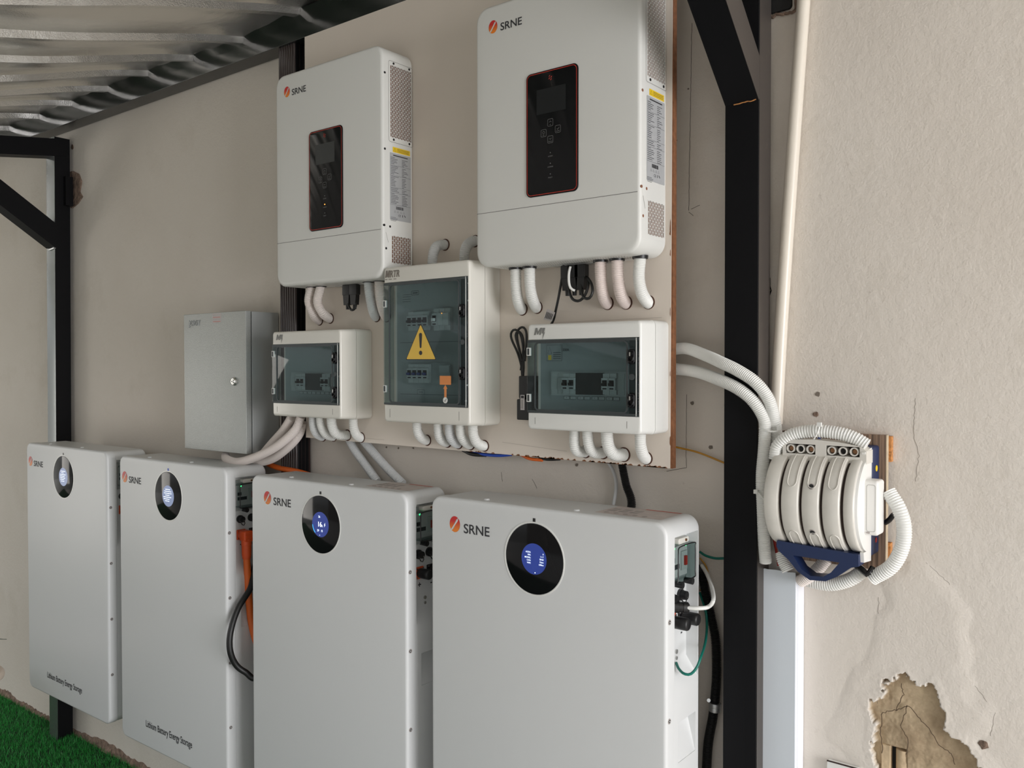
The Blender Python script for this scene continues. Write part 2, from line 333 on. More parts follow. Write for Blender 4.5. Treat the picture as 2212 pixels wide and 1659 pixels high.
def wallmarks():
    mb = MB()
    def crack(pts, wd, m='crack', jit=3):
        P = []
        for (a, b), (c, d) in zip(pts[:-1], pts[1:]):
            n = max(2, int(math.hypot(c-a, d-b)/6))
            for k in range(n): t = k/n; P.append((a+(c-a)*t+random.uniform(-jit, jit)*.6, b+(d-b)*t))
        P.append(pts[-1]); q = [(W(a, b, WALL).x, W(a, b, WALL).z) for a, b in P]; mb.ribbon(q, wd, fw, m)
    crack([(1978,860),(1974,940),(1985,985),(1978,1040)], .0007)
    crack([(1495,50),(1490,330),(1488,455)], .0011, 'stain', .8); crack([(1488,458),(1498,466)], .001, 'stain', .5); crack([(1493,452),(1512,443)], .001, 'stain', .5)
    crack([(1484,852),(1482,985),(1484,1010),(1440,1018)], .0009, 'stain', .8)
    crack([(1662,612),(1665,628),(1661,640)], .004, 'dark', 1); crack([(1664,600),(1664,615)], .0015, 'dark', 1); crack([(1662,640),(1660,655)], .0015, 'dark', 1)
    crack([(1150,1035),(1160,1055)], .0009, 'stain', 1); crack([(1083,1020),(1086,1040)], .0009, 'stain', 1)
    fc = front(WALL+.004)
    for L_ in ([(1905,1630),(1900,1580),(1905,1540),(1935,1535),(1960,1525),(1990,1560),(2010,1580),(2025,1610),(2055,1630),(2065,1659)], [(1935,1535),(1950,1500),(1945,1475)], [(1960,1525),(1945,1570),(1960,1600),(1955,1640)]):
        P = []
        for (a, b), (c, d) in zip(L_[:-1], L_[1:]):
            for k in range(6): t = k/6; P.append((W(a+(c-a)*t+random.uniform(-2, 2), b+(d-b)*t+random.uniform(-2, 2), WALL).x, W(a+(c-a)*t, b+(d-b)*t+random.uniform(-2, 2), WALL).z))
        mb.ribbon(P, .0016, fc, 'claycrack')
    crack([(1899,1290),(1897,1340),(1903,1400),(1893,1450),(1896,1520)], .0007); crack([(2000,1215),(2050,1260),(2080,1320),(2092,1390),(2084,1450),(2118,1497),(2150,1540),(2140,1590)], .0006)
    for (a, b, r) in ((1767,851,.005),(1763,895,.006),(1496,871,.0045),(1536,966,.005),(1456,1002,.004),(1246,1004,.0045),(835,966,.003),(861,968,.003),(893,968,.003),(1487,192,.002),(1462,303,.0015),(157,318,.012),(2125,1608,.009),(1663,627,.003)):
        p = W(a, b, WALL); mb.prism([(p.x+r*(.7+.5*random.random())*math.cos(t), p.z+r*(.7+.5*random.random())*math.sin(t)) for t in [i*math.pi/5 for i in range(10)]], front(WALL), -.001, .0012, 'soil' if r > .0055 else 'crack')
    mb.build('cracks_and_screw_holes', wall_o)
    mb = MB()   # patch of torn plaster behind left post anchor plate
    q = [(152,372),(160,370),(172,376),(178,392),(174,415),(180,425),(170,440),(158,450),(150,446)]
    mb.prism([(W(a, b, WALL).x, W(a, b, WALL).z) for a, b in q], front(WALL), .0, .006, 'soil'); mb.build('torn_plaster', wall_o)
    mb = MB()   # brick pocket within the clay patch
    p = W(1905, 1612, WALL); q = W(1955, 1700, WALL)
    mb.box((p.x, WALL+.026, p.z), (q.x, WALL+.029, q.z), 'dark'); mb.box((p.x-.002, WALL+.006, p.z+.002), (p.x+.013, WALL+.027, q.z), 'brick'); mb.cyl((p.x+.034, WALL+.022, q.z), (p.x+.034, WALL+.022, p.z-.004), .013, .013, 'brick', 16)  # dark sheet at the back paints the shadow gap of the pocket
    mb.build('brick_pocket', wall_o, label='small recess with pale brick in the bare clay patch')
M['claycrack'] = mat('clay_crack', (.12, .08, .05), .95)
wallmarks()
def foot():
    mb = MB(); n = 260; xs = np.linspace(-5.2, -1.2, n); rings = []
    for i, x in enumerate(xs):
        h = .006+.026*float(vnoise(np.array([x]), np.array([0.]), 9, 3)[0])+.010*random.random(); d = .004+.010*random.random()
        rings.append([(x, WALL+.002, -.01), (x, WALL-d-.012, -.01), (x, WALL-d, h*.35), (x, WALL-d*.6, h*.75), (x, WALL-.002, h), (x, WALL+.002, h)])
    mb.rings(rings, 'soil'); mb.build('crumbled_plaster_foot', kind='stuff', label='crumbled brown plaster and soil along the foot of the wall', category='rubble')
foot()
def floor():
    mb = MB(); mb.box((-12, -12, -.05), (10, WALL, -.004), 'concrete'); mb.build('floor', kind='structure')
    mb = MB(); mb.box((-8, -.6, -.004), (-.95, WALL, .002), 'turfbase'); o = mb.build('floor_turf', kind='structure')
    m = bpy.data.materials.new('turf_blades'); m.use_nodes = True; t = m.node_tree; b = t.nodes['Principled BSDF']; b.inputs['Roughness'].default_value = .45
    tc = t.nodes.new('ShaderNodeTexCoord'); nn = t.nodes.new('ShaderNodeTexNoise'); nn.inputs['Scale'].default_value = 240; t.links.new(tc.outputs['Object'], nn.inputs[0])
    r = t.nodes.new('ShaderNodeValToRGB'); r.color_ramp.elements[0].position = .35; r.color_ramp.elements[1].position = .68; r.color_ramp.elements[0].color = (.008, .16, .022, 1); r.color_ramp.elements[1].color = (.055, .48, .085, 1)
    t.links.new(nn.outputs[0], r.inputs[0]); t.links.new(r.outputs[0], b.inputs['Base Color']); M['blades'] = m
    n = 75000; x = rng.uniform(-4.9, -2.3, n); y = rng.uniform(.75, WALL-.012, n); a = rng.uniform(0, 6.283, n); h = rng.uniform(.012, .024, n); ln = rng.uniform(.002, .012, n); la = rng.uniform(0, 6.283, n); wd = .0011
    v = np.zeros((n, 3, 3)); v[:, 0] = np.stack([x-wd*np.cos(a), y-wd*np.sin(a), np.zeros(n)], -1); v[:, 1] = np.stack([x+wd*np.cos(a), y+wd*np.sin(a), np.zeros(n)], -1); v[:, 2] = np.stack([x+ln*np.cos(la), np.minimum(y+ln*np.sin(la), WALL-.004), h], -1)
    me = bpy.data.meshes.new('artificial_grass'); me.from_pydata(v.reshape(-1, 3).tolist(), [], np.arange(3*n).reshape(-1, 3).tolist()); me.materials.append(m)
    o = bpy.data.objects.new('artificial_grass', me); C.objects.link(o); o['kind'] = 'stuff'; o['label'] = 'bright green artificial grass on the ground below the wall'; o['category'] = 'grass'
floor()
TAN = math.tan(math.radians(16.5)); ZB = 1.0875+H     # roof underside height at y=1.71
def roofz(x, y): return ZB+(y-1.71)*TAN
def ceiling():
    x0, per = -2.163-.29*24, .29; xs = []; pr = []
    for k in range(42):
        c = x0+k*per
        for dx, h in ((-.145, 0), (-.11, .002), (-.07, .004), (-.03, .001), (-.018, -.001), (-.014, -.019), (.014, -.021), (.018, -.001), (.03, .001), (.07, .004), (.11, .002)): xs.append(c+dx); pr.append(h)
    sel = [(a, b) for a, b in zip(xs, pr) if -8.6 < a < 2.6]; xs = np.array([a for a, b in sel]); pr = np.array([b for a, b in sel])
    ys = np.concatenate([np.linspace(-.5, .4, 12), np.linspace(.45, WALL, 70)])
    X, Y = np.meshgrid(xs, ys); Z = ZB+(Y-1.71)*TAN+pr[None, :]
    Z += .045*(vnoise(X, Y, 1.6, 8)-.5)+.006*(vnoise(X*.8, Y, 4, 9)-.5)
    Z -= np.clip((Y-1.5)/.28, 0, 1)**2*.018
    n = len(xs); nz = len(ys); i = np.arange((nz-1)*(n-1)); r = i//(n-1); c = i % (n-1); a = r*n+c
    v = np.stack([X, Y, Z+.012], -1).reshape(-1, 3); f = np.stack([a, a+n, a+n+1, a+1], -1)
    me = bpy.data.meshes.new('ceiling'); me.from_pydata(v.tolist(), [], f.tolist()); me.polygons.foreach_set('use_smooth', [True]*len(f)); me.set_sharp_from_angle(angle=math.radians(40))
    m = mat('foil_insulation', (.86, .84, .80), .26, .95, bump=[(2.5, .25, .04), (11, .12, .010)]); me.materials.append(m)
    t = m.node_tree; b = t.nodes['Principled BSDF']; tcn = [q for q in t.nodes if q.type == 'TEX_COORD'][0]
    vo = t.nodes.new('ShaderNodeTexVoronoi'); vo.inputs['Scale'].default_value = 260; t.links.new(tcn.outputs['Object'], vo.inputs['Vector'])
    bp = t.nodes.new('ShaderNodeBump'); bp.inputs['Strength'].default_value = .22; bp.inputs['Distance'].default_value = .001; t.links.new(vo.outputs['Distance'], bp.inputs['Height'])
    t.links.new(b.inputs['Normal'].links[0].from_socket, bp.inputs['Normal']); t.links.new(bp.outputs[0], b.inputs['Normal'])
    o = bpy.data.objects.new('ceiling', me); C.objects.link(o); o['kind'] = 'structure'; ROOT[o.name] = Vector((0, 0, 0))
    md = o.modifiers.new('thick', 'SOLIDIFY'); md.thickness = .012; md.offset = -1
ceiling()
def opposite():
    mb = MB(); mb.box((-9, -7.4, 0), (4, -7.2, 2.8), 'oppo'); mb.build('unseen_wall_front', kind='structure')  # unseen dark wall added behind the camera to cut reflections and raise contrast
M['oppo'] = mat('unseen_opposite_wall', (.36, .32, .28), .9, var=(2, .2))
opposite()

# ------------------------------------------------------------------ steel frame
def bar(mb, a, b, wx, hh, m):      # rectangular bar in the y-z plane from a to b, width wx along x, depth hh
    a = Vector(a); b = Vector(b); d = (b-a).normalized(); n = Vector((1, 0, 0)).cross(d).normalized()*hh; n = -n if n.z < 0 else n
    r = []
    for p in (a, b): r.append([p, p+Vector((wx, 0, 0)), p+Vector((wx, 0, 0))+n, p+n])
    mb.rings(r, m)
PF, PB = 1.70, 1.762
def posts():
    # right post
    L, R = -.4525*PF, -.4103*PF
    rt = empty('steel_post', ((L+R)/2, PF+.03, 0), 'black steel post standing between the white board and the plastered wall on the right', 'post')
    mb = MB(); mb.plate(L, R, 0, ZB-.11, -(PB-PF), 0, .004, .001, front(PF), 'steel'); mb.build('upright', rt)
    mb = MB(); mb.box((R-.0004, PF+.003, 0.0), (R+.0008, PB, ZB-.12), 'steelb'); mb.build('bare_steel_side', rt, label='bare scratched brownish steel side')
    mb = MB(); a = W(1564.5, 228, PF); mb2 = MB()
    s0, e0 = Vector((L, PF, .538+H)), Vector((L, 1.42, .538+H+.28*.93)); bar(mb, s0, e0, R-L, .066, 'steel'); mb.build('brace', rt)
    mb = MB(); bar(mb, s0+Vector((R-L-.0004, 0, 0)), e0+Vector((R-L-.0004, 0, 0)), .001, .066, 'steelb'); mb.build('bare_brace_side', rt)
    mb = MB(); bar(mb, (L, PF, ZB-.175), (L, -.6, ZB-.175+(-.6-PF)*TAN), R-L, .07, 'steel'); mb.build('rafter', rt)
    mb = MB(); p = W(1598, 226, PF-.001)
    mb.tube([W(x, 232-(x-1565)*.25+random.uniform(-1, 1), PF-.0015) for x in range(1585, 1636, 6)], .0012, 'chip', 6, step=.003); mb.build('rusty_weld', rt, label='orange rust on the weld')
    # hole in the wall with steel stub
    mb = MB(); p = W(1662, 28, 1.77); q = W(1708, 28, 1.77); zt = p.z+.10
    mb.plate(p.x-.01, q.x, p.z, zt, -.012, .004, .008, .0, front(WALL-.004), 'dark'); mb.build('steel_stub', label='black steel tube end let into the wall at the top right of the post', category='tube')
    mb = MB(); o = []
    for i in range(15): o.append((p.x+i*(q.x-p.x+.008)/14, p.z-.006+random.uniform(-.003, .003)))
    for i in range(10): o.append((q.x+.008+random.uniform(-.002, .002), p.z+i*.011))
    mb.tube([(a_, WALL-.003, b_) for a_, b_ in o], .0035, 'soil', 6, step=.004); mb.build('broken_plaster_rim', wall_o)
    # left post (leans a little)
    L, R = -2.2335*PF, -2.1895*PF
    rt = empty('steel_post', ((L+R)/2, PF+.03, 0), 'black steel post at the far left, standing behind the first battery, with beam and brace', 'post')
    zt = .957+H; lean = .042; r = []
    for z in (0, zt):
        dx = -.028*(zt-z)/zt-.008
        r.append([(L+dx, PF, z), (R+dx, PF, z), (R+dx, PB, z), (L+dx, PB, z)])
    mb = MB(); mb.rings(r, 'steel'); mb.build('upright', rt)
    mb = MB(); mb.rings([[(a.x if False else a[0]+(.0006 if i in (0,) else -.0006), PF-.0006+.0003*(i > 1), a[2]) for i, a in enumerate((q[0], q[1], q[1], q[0]))] for q in r], 'steelg'); mb.build('painted_light_front_face', rt, label='pale plate on the front face, light put into its colour')  # pale metallic sheet: light on this face is given as colour
    L -= .008; R -= .008
    mb = MB(); bar(mb, (L, PB, zt-.072), (L, .90, zt-.072+(.90-PB)*.145), R-L, .072, 'steel'); mb.build('rafter', rt)
    mb = MB(); bar(mb, (L, PF, .497+H), (L, 1.24, .497+H+.46*.69), R-L, .085, 'steel'); mb.build('brace', rt)
    mb = MB(); p = W(158, 378, 1.745); q = W(164, 440, 1.745); mb.box((R-.002, 1.735, q.z), (R+.018, 1.765, p.z), 'steel'); mb.build('anchor_plate', rt)
    mb = MB(); p = W(112, 540, PF); mb.tube([(L+.01, PF-.002, .497+H), (L+.03, PF-.003, .494+H), (R-.005, PF-.002, .498+H)], .005, 'zinc', 8); mb.build('weld_bead', rt, label='shiny weld bead under the brace')
    # wall beam
    mb = MB(); mb.plate(-8.5, 2.5, ZB-.0905, ZB+.002, -.062, 0, .003, .001, front(1.71), 'beam'); mb.build('roof_beam', label='long black steel beam running along the top of the wall under the foil roof', category='beam')
M['beam'] = mat('glossy_black_beam', (.010, .012, .011), .16, spec=.6, bump=[(6, .12, .01)])
posts()
def column():
    L, R = -1.3204*1.72, -1.2745*1.72; z0 = 1.004; z0 = W(620, 1045, 1.72).z; zt = ZB-.0905
    rt = empty('fluted_column', ((L+R)/2, 1.745, 0), 'dark brown fluted metal column against the wall behind the grey enclosure and left edge of the board', 'column')
    mb = MB(); pts = []; n = 7
    for k in range(n):
        a = L+(R-L)*k/n; b = L+(R-L)*(k+1)/n; pts += [(a+.0008, 1.7235), (a+.003, 1.720), (b-.003, 1.720), (b-.0008, 1.7235)]
    pts += [(R, 1.724), (R, 1.774), (L, 1.774), (L, 1.724)]
    mb.rings([[(a, b, 0.02) for a, b in pts], [(a, b, zt) for a, b in pts]], 'column'); mb.build('fluted_face', rt, ang=20)
    mb = MB(); q = [(R, 1.7245)]
    for k in range(3): y = 1.728+k*.014; q += [(R+.0015, y), (R+.0015, y+.010), (R-.001, y+.012)]
    q += [(R, 1.774), (R-.003, 1.774), (R-.003, 1.7245)]
    mb.rings([[(a, b, .02) for a, b in q], [(a, b, zt) for a, b in q]], 'steel'); mb.build('side_face', rt, ang=20)
column()

# ------------------------------------------------------------------ backing board
BF = 1.705
def board():
    pl = W(661, 945, BF); pr = W(1447.5, 1012, BF); ptz = ZB-.093; X1 = pr.x
    rt = empty('backing_board', ((pl.x+pr.x)/2, BF+.009, pr.z), 'large beige painted board on the wall carrying both inverters and three breaker boxes', 'board')
    n = 160; bot = []
    for i in range(n+1):
        t = i/n; bot.append((pl.x+(X1-pl.x)*t, pl.z+(pr.z-pl.z)*t))
    poly = bot+[(X1+.004, ptz), (pl.x+.004, ptz)]
    mb = MB(); mb.prism(poly, front(BF), -.016, 0, 'boardp'); mb.build('panel', rt)
    mb = MB(); mb.box((X1-.0005, BF+.0012, pr.z), (X1+.0052, BF+.0165, ptz), 'woodedge'); mb.build('raw_edge', rt, label='raw reddish brown fibreboard edge')
    mb = MB(); rnd = random.Random(3)
    for i in range(70):
        t = rnd.random()**.6; x = pl.x+(X1-pl.x)*(.5+.5*t); zz = pl.z+(pr.z-pl.z)*(.5+.5*t); w_ = rnd.uniform(.002, .008); h = rnd.uniform(.0012, .004)
        if x > X1-.01: continue
        mb.prism([(x-w_, zz-.0005), (x+w_, zz-.0005), (x+w_*.4, zz+h), (x-w_*.3, zz+h*.8)], front(BF), -.001, .0004, 'woodedge')
    for z_, h, w_ in ((.51, .03, .004), (.505, .012, .006), (-.02, .02, .002), (.2, .012, .002), (.33, .02, .002), (.46, .015, .003)):
        z_ = pr.z+.0+z_ if z_ > 0 else pr.z+.05; mb.prism([(X1+.0003, z_), (X1-w_*.5, z_+h*.2), (X1-w_*.3, z_+h*.8), (X1+.0003, z_+h)], front(BF), -.001, .0004, 'woodedge')
    mb.build('chipped_edge', rt, label='chipped brown spots along the bottom edge')
    for a, b, c, d in ((1198,697,1430,686),(742,943,830,950),(1085,955,1225,975)): mb = MB(); p, q = W(a, b, BF), W(c, d, BF); mb.ribbon([(p.x, p.z), (q.x, q.z)], .0006, front(BF-.0004), 'seam'); mb.build('scribe_line', rt)
    return rt
M['boardp'] = mat('beige_board_paint', (.74, .665, .585), .5, var=(2.2, .035), bump=[(60, .12, .001)]); M['seam'] = mat('seam_line', (.42, .37, .32), .8)
board_o = board()

# ------------------------------------------------------------------ shared marks
def brand(mb_l, mb_t, u, v, h, mp):    # round mark + SRNE lettering; u,v = mark centre, h = mark height
    r = h/2; top_ = []; bot_ = []
    for half in (0, 1):
        pts = []
        for i in range(0, 25):
            a = math.radians(52+i*180/24 if half == 0 else 232+i*180/24); rr = r*(1 if 1 else 1)
            pts.append((u+.86*rr*math.cos(a), v+rr*math.sin(a)))
        d = (math.cos(math.radians(52)), math.sin(math.radians(52))); nrm = (-d[1], d[0]); off = .10*r*(1 if half == 0 else -1)
        pts = [(a+nrm[0]*off*0, b) for a, b in pts]
        # pull the chord in to leave the diagonal white stroke
        e0, e1 = pts[0], pts[-1]
        pts = pts+[(e1[0]+nrm[0]*off*1.3+(.10*r*d[0]*(1 if half == 0 else -1)), e1[1]+nrm[1]*off*1.3), (e0[0]+nrm[0]*off*1.3-(.30*r*d[0]*(1 if half == 0 else -1)), e0[1]+nrm[1]*off*1.3-.25*r*(1 if half == 0 else -1))]
        mb_l.add([mp(a, b, 0) for a, b in pts], [tuple(range(len(pts)))], 'logo')
    # thin white inner line
    d = (math.cos(math.radians(52)), math.sin(math.radians(52))); 
    mb_l.ribbon([(u-1.02*r*d[0]*.9+.03*r, v-1.02*r*d[1]*.9), (u+.74*r*d[0]+.03*r, v+.74*r*d[1])], .20*r, lambda a, b, c: mp(a, b, .0002), 'white')
    mb_t.text('SRNE', u+.72*h, v-.46*h, .60*h, mp, 'ink', sx=1.10, bold=.012)

# ------------------------------------------------------------------ batteries
YF, YB = 1.594, 1.749; LSX = .285/(.024/.73)/12.54
def battery(L, R, zb, zt, label, spec):
    cx = (L+R)/2; rt = empty('battery_cabinet', (cx, (YF+YB)/2, zb), label, 'battery'); f = front(YF); s = side(R)
    YS = YF+.032
    mb = MB(); mb.plate(L, R, zb, zt, -.032, 0, .030, .008, f, 'batt', 8, 5); mb.build('front_cover', rt, ang=50)
    mb = MB(); mb.plate(L+.0006, R-.0006, zb+.0015, zt-.0015, -(YB-YF), -.0328, .030, 0, f, 'batt', 8, 4, bfil=.010)
    for z0, z1 in ((zt-.20, zt-.16), (zb+.10, zb+.13)): m3 = MB(); m3.box((L+.12, YB-.001, z0), (R-.27, 1.778/KB, z1), 'zinc'); m3.build('wall_bracket', rt)
    c1 = MB(); y0, y1 = 1.630, 1.738; t0, t1, dp = zt-.034, zt-.311, .0285
    def prof(y): return [(R+.01, y, t0), (R-dp, y, t0), (R-dp, y, t1), (R+.01, y, t1-.055)]
    c1.rings([prof(y0), prof(y1)], 'batt')
    c2 = MB(); g0, g1 = zt-.425, zt-.50
    c2.rings([[(R+.01, y, g0+.0), (R-.022, y, g0-.005), (R-.002, y, g1-.012), (R+.01, y, g1-.012)] for y in (1.648, 1.728)], 'batt')
    boolcut(mb, [c1, c2]).build('body', rt, ang=40)
    for dx in (.16, .42): mb = MB(); mb.cyl((L+dx, YF+.026, zt-.001), (L+dx, YF+.026, zt+.003), .008, .006, 'batt', 14); mb.build('lifting_stud', rt)
    for k in range(4):
        z = zt-[.205, .41, .615, .82][k]; mb = MB(); mb.cyl((R-.002, YF+.0125, z), (R+.0010, YF+.0125, z), .0062, .0056, 'greypr', 16); mb.cyl((R+.0008, YF+.0125, z), (R+.0013, YF+.0125, z), .0036, .0036, 'dark', 10); mb.cyl((R+.0012, YF+.0125, z), (R+.0016, YF+.0125, z), .0016, .0016, 'batt', 8); mb.build('screw', rt)
    lm = MB(); tm = MB(); brand(lm, tm, L+.080 if not spec.get('text') else L+.038, zt-.064 if not spec.get('text') else zt-.074, .039, front(YF-.0006)); lm.build('brand_mark', rt); tm.build('brand_lettering', rt)
    # round display
    dc = (L+.321, zt-.117) if True else None; mb = MB(); r = .081
    mb.rings([[f(a, b, w_) for a, b in circ(dc[0], dc[1], q, 56)] for q, w_ in ((r+.004, -.001), (r+.004, .0012), (r+.0012, .0012), (r+.0010, .0002))], 'offw', caps=False); mb.build('display_rim', rt)
    mb = MB(); mb.rings([[f(a, b, w_) for a, b in circ(dc[0], dc[1], q, 56)] for q, w_ in ((r, -.001), (r, .0006), (r-.001, .0010))], 'blackg'); gl = mb.build('display_glass', rt, label='round black glass display')
    kind = spec['screen']; fs = front(YF-.0013); mb = MB(); mb.add([fs(a, b, 0) for a, b in circ(dc[0]+.0005, dc[1], .0355, 44)], [tuple(range(44))], 'cyanprot' if kind in ('list', '16') else 'screenpale'); mb.build('screen', gl, label='small round lit screen')
    ft = front(YF-.0017); mb = MB()
    if kind == '16':
        mb.text('16', dc[0]-.012, dc[1]-.006, .014, ft, 'whiteled', bold=.02); mb.text('%', dc[0]+.006, dc[1]-.006, .006, ft, 'whiteled'); mb.text('26', dc[0]-.008, dc[1]+.019, .006, ft, 'whiteled', bold=.02); mb.text('29', dc[0]-.013, dc[1]-.020, .006, ft, 'whiteled', bold=.02); mb.text('15', dc[0]+.003, dc[1]-.020, .006, ft, 'whiteled', bold=.02)
        mb.add([ft(dc[0]+u, dc[1]+v, 0) for u, v in ((.016, 0), (.021, .007), (.0205, .0015), (.0225, .0015), (.017, -.006), (.0185, 0))], [(0, 1, 2, 3, 4, 5)], 'whiteled'); mb.prism(circ(dc[0]-.002, dc[1]-.030, .0012, 8), ft, 0, .0001, 'whiteled')
        mb.ribbon([(dc[0]+.0325*math.cos(math.radians(a)), dc[1]+.0325*math.sin(math.radians(a))) for a in range(185, 232, 4)], .0025, ft, 'cyan')
    elif kind == 'list':
        for k, (a, b) in enumerate((('ADDR:', '0'), ('VER:', '1.1.7'), ('MODEL:', 'SRNE'), ('CAN:', 'Pylon'), ('WIFI:', 'Offline'))):
            z = dc[1]+.013-k*.0062; mb.text(a, dc[0]-.008, z, .0036, ft, 'whiteled', align='RIGHT', bold=.01); mb.text(b, dc[0]+.028, z-.001, .0036, ft, 'whiteled', align='RIGHT', bold=.01)
        mb.prism(circ(dc[0]+.004, dc[1]-.031, .0014, 8), ft, 0, .0001, 'whiteled')
    else:
        rn = random.Random(spec['seed'])
        for k in range(7):
            z = dc[1]+.022-k*.0065; hw = math.sqrt(max(0, .03**2-(z-dc[1])**2))*rn.uniform(.5, .95); mb.ribbon([(dc[0]-hw, z), (dc[0]+hw*rn.uniform(.3, 1), z)], .0018, ft, 'whiteled')
    mb.build('screen_readout', gl)
    mb = MB(); mb.plate(dc[0]-.003, dc[0]+.004, dc[1]+r+.002, dc[1]+r+.012, 0, .0008, .0005, 0, f, 'bluew' if kind == 'pale2' else 'black', 2); mb.build('film_tab', rt)
    if spec.get('text'):
        mb = MB(); mb.text('Lithium Battery Energy Storage', L+.165, zb+.073, .024, front(YF-.0006), 'ink', sx=LSX, bold=.012); mb.build('lettering', rt)
    if spec.get('sticker'):
        mb = MB(); a, b = R-.20, R-.035; mb.add([(a, YF+.040, zt-.0012), (b, YF+.040, zt-.0012), (b, YB-.012, zt-.0012), (a, YB-.012, zt-.0012)], [(0, 1, 2, 3)], 'sticker')
        mb.add([(a+.075, YB-.022, zt-.0009), (b-.002, YB-.022, zt-.0009), (b-.002, YB-.013, zt-.0009), (a+.075, YB-.013, zt-.0009)], [(0, 1, 2, 3)], 'redlab')
        for k in range(5): mb.prism(circ(a+.022+k*.024, YF+.055, .006, 12), top(zt-.001), 0, .0002, 'greypr')
        for k in range(3):
            for j in range(2): mb.box((a+.01+k*.028, YF+.075+j*.022, zt-.0011), (a+.03+k*.028, YF+.09+j*.022, zt-.0008), 'greypr')
        mb.build('warning_sticker', rt, label='pale sticker with red band on the top')
    # --- fittings in the side recess
    F = R-dp
    def bolt(mb, y, z, x=F, r_=.003): mb.cyl((x, y, z), (x+.003, y, z), r_, r_, 'silver', 10)
    mb = MB(); mb.plate(1.636, 1.732, zt-.145, zt-.046, -.0002, .0045, .004, .001, side(F), 'greyside'); mb.plate(1.645, 1.722, zt-.128, zt-.062, .004, .010, .002, .001, side(F), 'labelw'); mb.box((F+.004, 1.690, zt-.115), (F+.0135, 1.716, zt-.075), 'breaker'); mb.box((F+.0135, 1.700, zt-.105), (F+.018, 1.708, zt-.085), 'red')
    mb.box((F+.010, 1.650, zt-.110), (F+.0112, 1.684, zt-.100), 'ink'); mb.box((F+.010, 1.650, zt-.095), (F+.0112, 1.664, zt-.085), 'ink'); mb.build('breaker_panel', rt)
    c = MB(); c.plate(1.646, 1.728, zt-.134, zt-.056, .003, dp-.001, .008, .004, side(F), 'clear'); ce = c.build('breaker_cover', rt, label='smoky clear flip cover over the breaker')
    mb = MB(); mb.tube([(F+dp-.0015, y, z) for y, z in [(1.648, zt-.07), (1.648, zt-.12), (1.652, zt-.133), (1.722, zt-.133), (1.727, zt-.12), (1.727, zt-.07), (1.722, zt-.058), (1.655, zt-.058), (1.648, zt-.07)]], .0014, 'black', 6, step=.004); mb.build('cover_edge', ce)
    mb = MB(); mb.plate(1.664, 1.712, zt-.056, zt-.043, 0, .020, .005, .002, side(F), 'cream'); mb.cyl((F+.018, 1.695, zt-.049), (F+.0225, 1.695, zt-.049), .003, .003, 'copper', 10); mb.build('cover_hinge', rt)
    for y in (1.676, 1.722): m2 = MB(); m2.cyl((F, y, zt-.143), (F+.024, y, zt-.143), .006, .0075, 'black', 14); m2.build('thumb_screw', rt)
    for yy, q_ in ((1.662, .0022), (1.715, .0014)): m2 = MB(); m2.prism(circ(yy, zt-.065, q_, 8), side(F+.0102), 0, .0008, 'greenled'); m2.build('indicator_light', rt, label='small lit green indicator')
    for y in (1.664, 1.706):
        m2 = MB(); z = zt-.172; m2.cyl((F-.001, y, z), (F+.006, y, z), .0125, .0125, 'black', 22); m2.cyl((F+.006, y, z), (F+.018, y, z), .0105, .0095, 'black', 16); bolt(m2, y+.003, z-.004, F+.017, .0018)
        m2.tube([(F+.008, y+.010, z-.002), (F+.010, y+.013, z-.014), (F+.008, y+.008, z-.022), (F+.006, y+.002, z-.013)], .0013, 'rubber', 6); m2.build('socket_cap', rt)
    pc = spec.get('power', 'caps')
    for k, y in enumerate((1.668, 1.714)):
        z = zt-.222; col = ('orange', 'black')[k]
        m2 = MB(); m2.plate(y-.016, y+.016, z-.016, z+.016, -.0002, .0035, .002, .0006, side(F), col)
        for a in (-.012, .012):
            for b in (-.012, .012): bolt(m2, y+a, z+b, F+.003, .0022)
        if pc == 'caps' or (pc == 'mixed'): m2.cyl((F+.003, y, z), (F+.042, y, z), .0135, .0135, 'black', 24, prof=[(0, .012), (.12, .0135), (.9, .0135), (.97, .012), (1, .010)])
        m2.build('power_socket', rt)
    for t_, y_ in (('+', 1.664), ('-', 1.712)): m2 = MB(); m2.text(t_, y_, zt-.262, .016, side(F+.0004), 'ink', bold=.03); m2.build('polarity_mark', rt)
    m2 = MB(); z = zt-.300; bolt(m2, 1.690, z+.008, F, .005); bolt(m2, 1.690, z-.006, F, .004); m2.build('earth_stud', rt)
    return F
M['sticker'] = mat('pale_sticker', (.60, .53, .50), .4, var=(60, .08)); M['redlab'] = mat('red_band', (.62, .16, .12), .5); M['greypr'] = mat('grey_print', (.40, .36, .34), .6)
YB1 = [( -3.775, -3.118, 1.5740-1.3127, 1.574-.3068, 'wall battery farthest left, hung in front of the black post, white film on its display', dict(screen='pale1', seed=2, text=True, power='caps')),
 (-3.030, -2.381, 1.574-1.3220, 1.574-.3140, 'second battery from the left, with an orange plug and cable in its side recess', dict(screen='pale2', seed=5, text=True, power='plug')),
 (-2.248, -1.5895, 1.574-1.318, 1.574-.3235, 'third battery from the left, its blue round screen reading 16 percent', dict(screen='16', sticker=True, power='mixed')),
 (-1.5030, -.845, 1.574-1.318, 1.574-.3200, 'nearest battery on the right, its round screen listing settings in white text on blue', dict(screen='list', sticker=True, power='caps'))]
XF = cabinet_xf
for a in YB1: battery(*a)
def cable(name, pts, r, m, label, cat='cable', **k):
    mb = MB(); mb.tube(pts, r, m, 12); return mb.build(name, label=label, category=cat, **k)
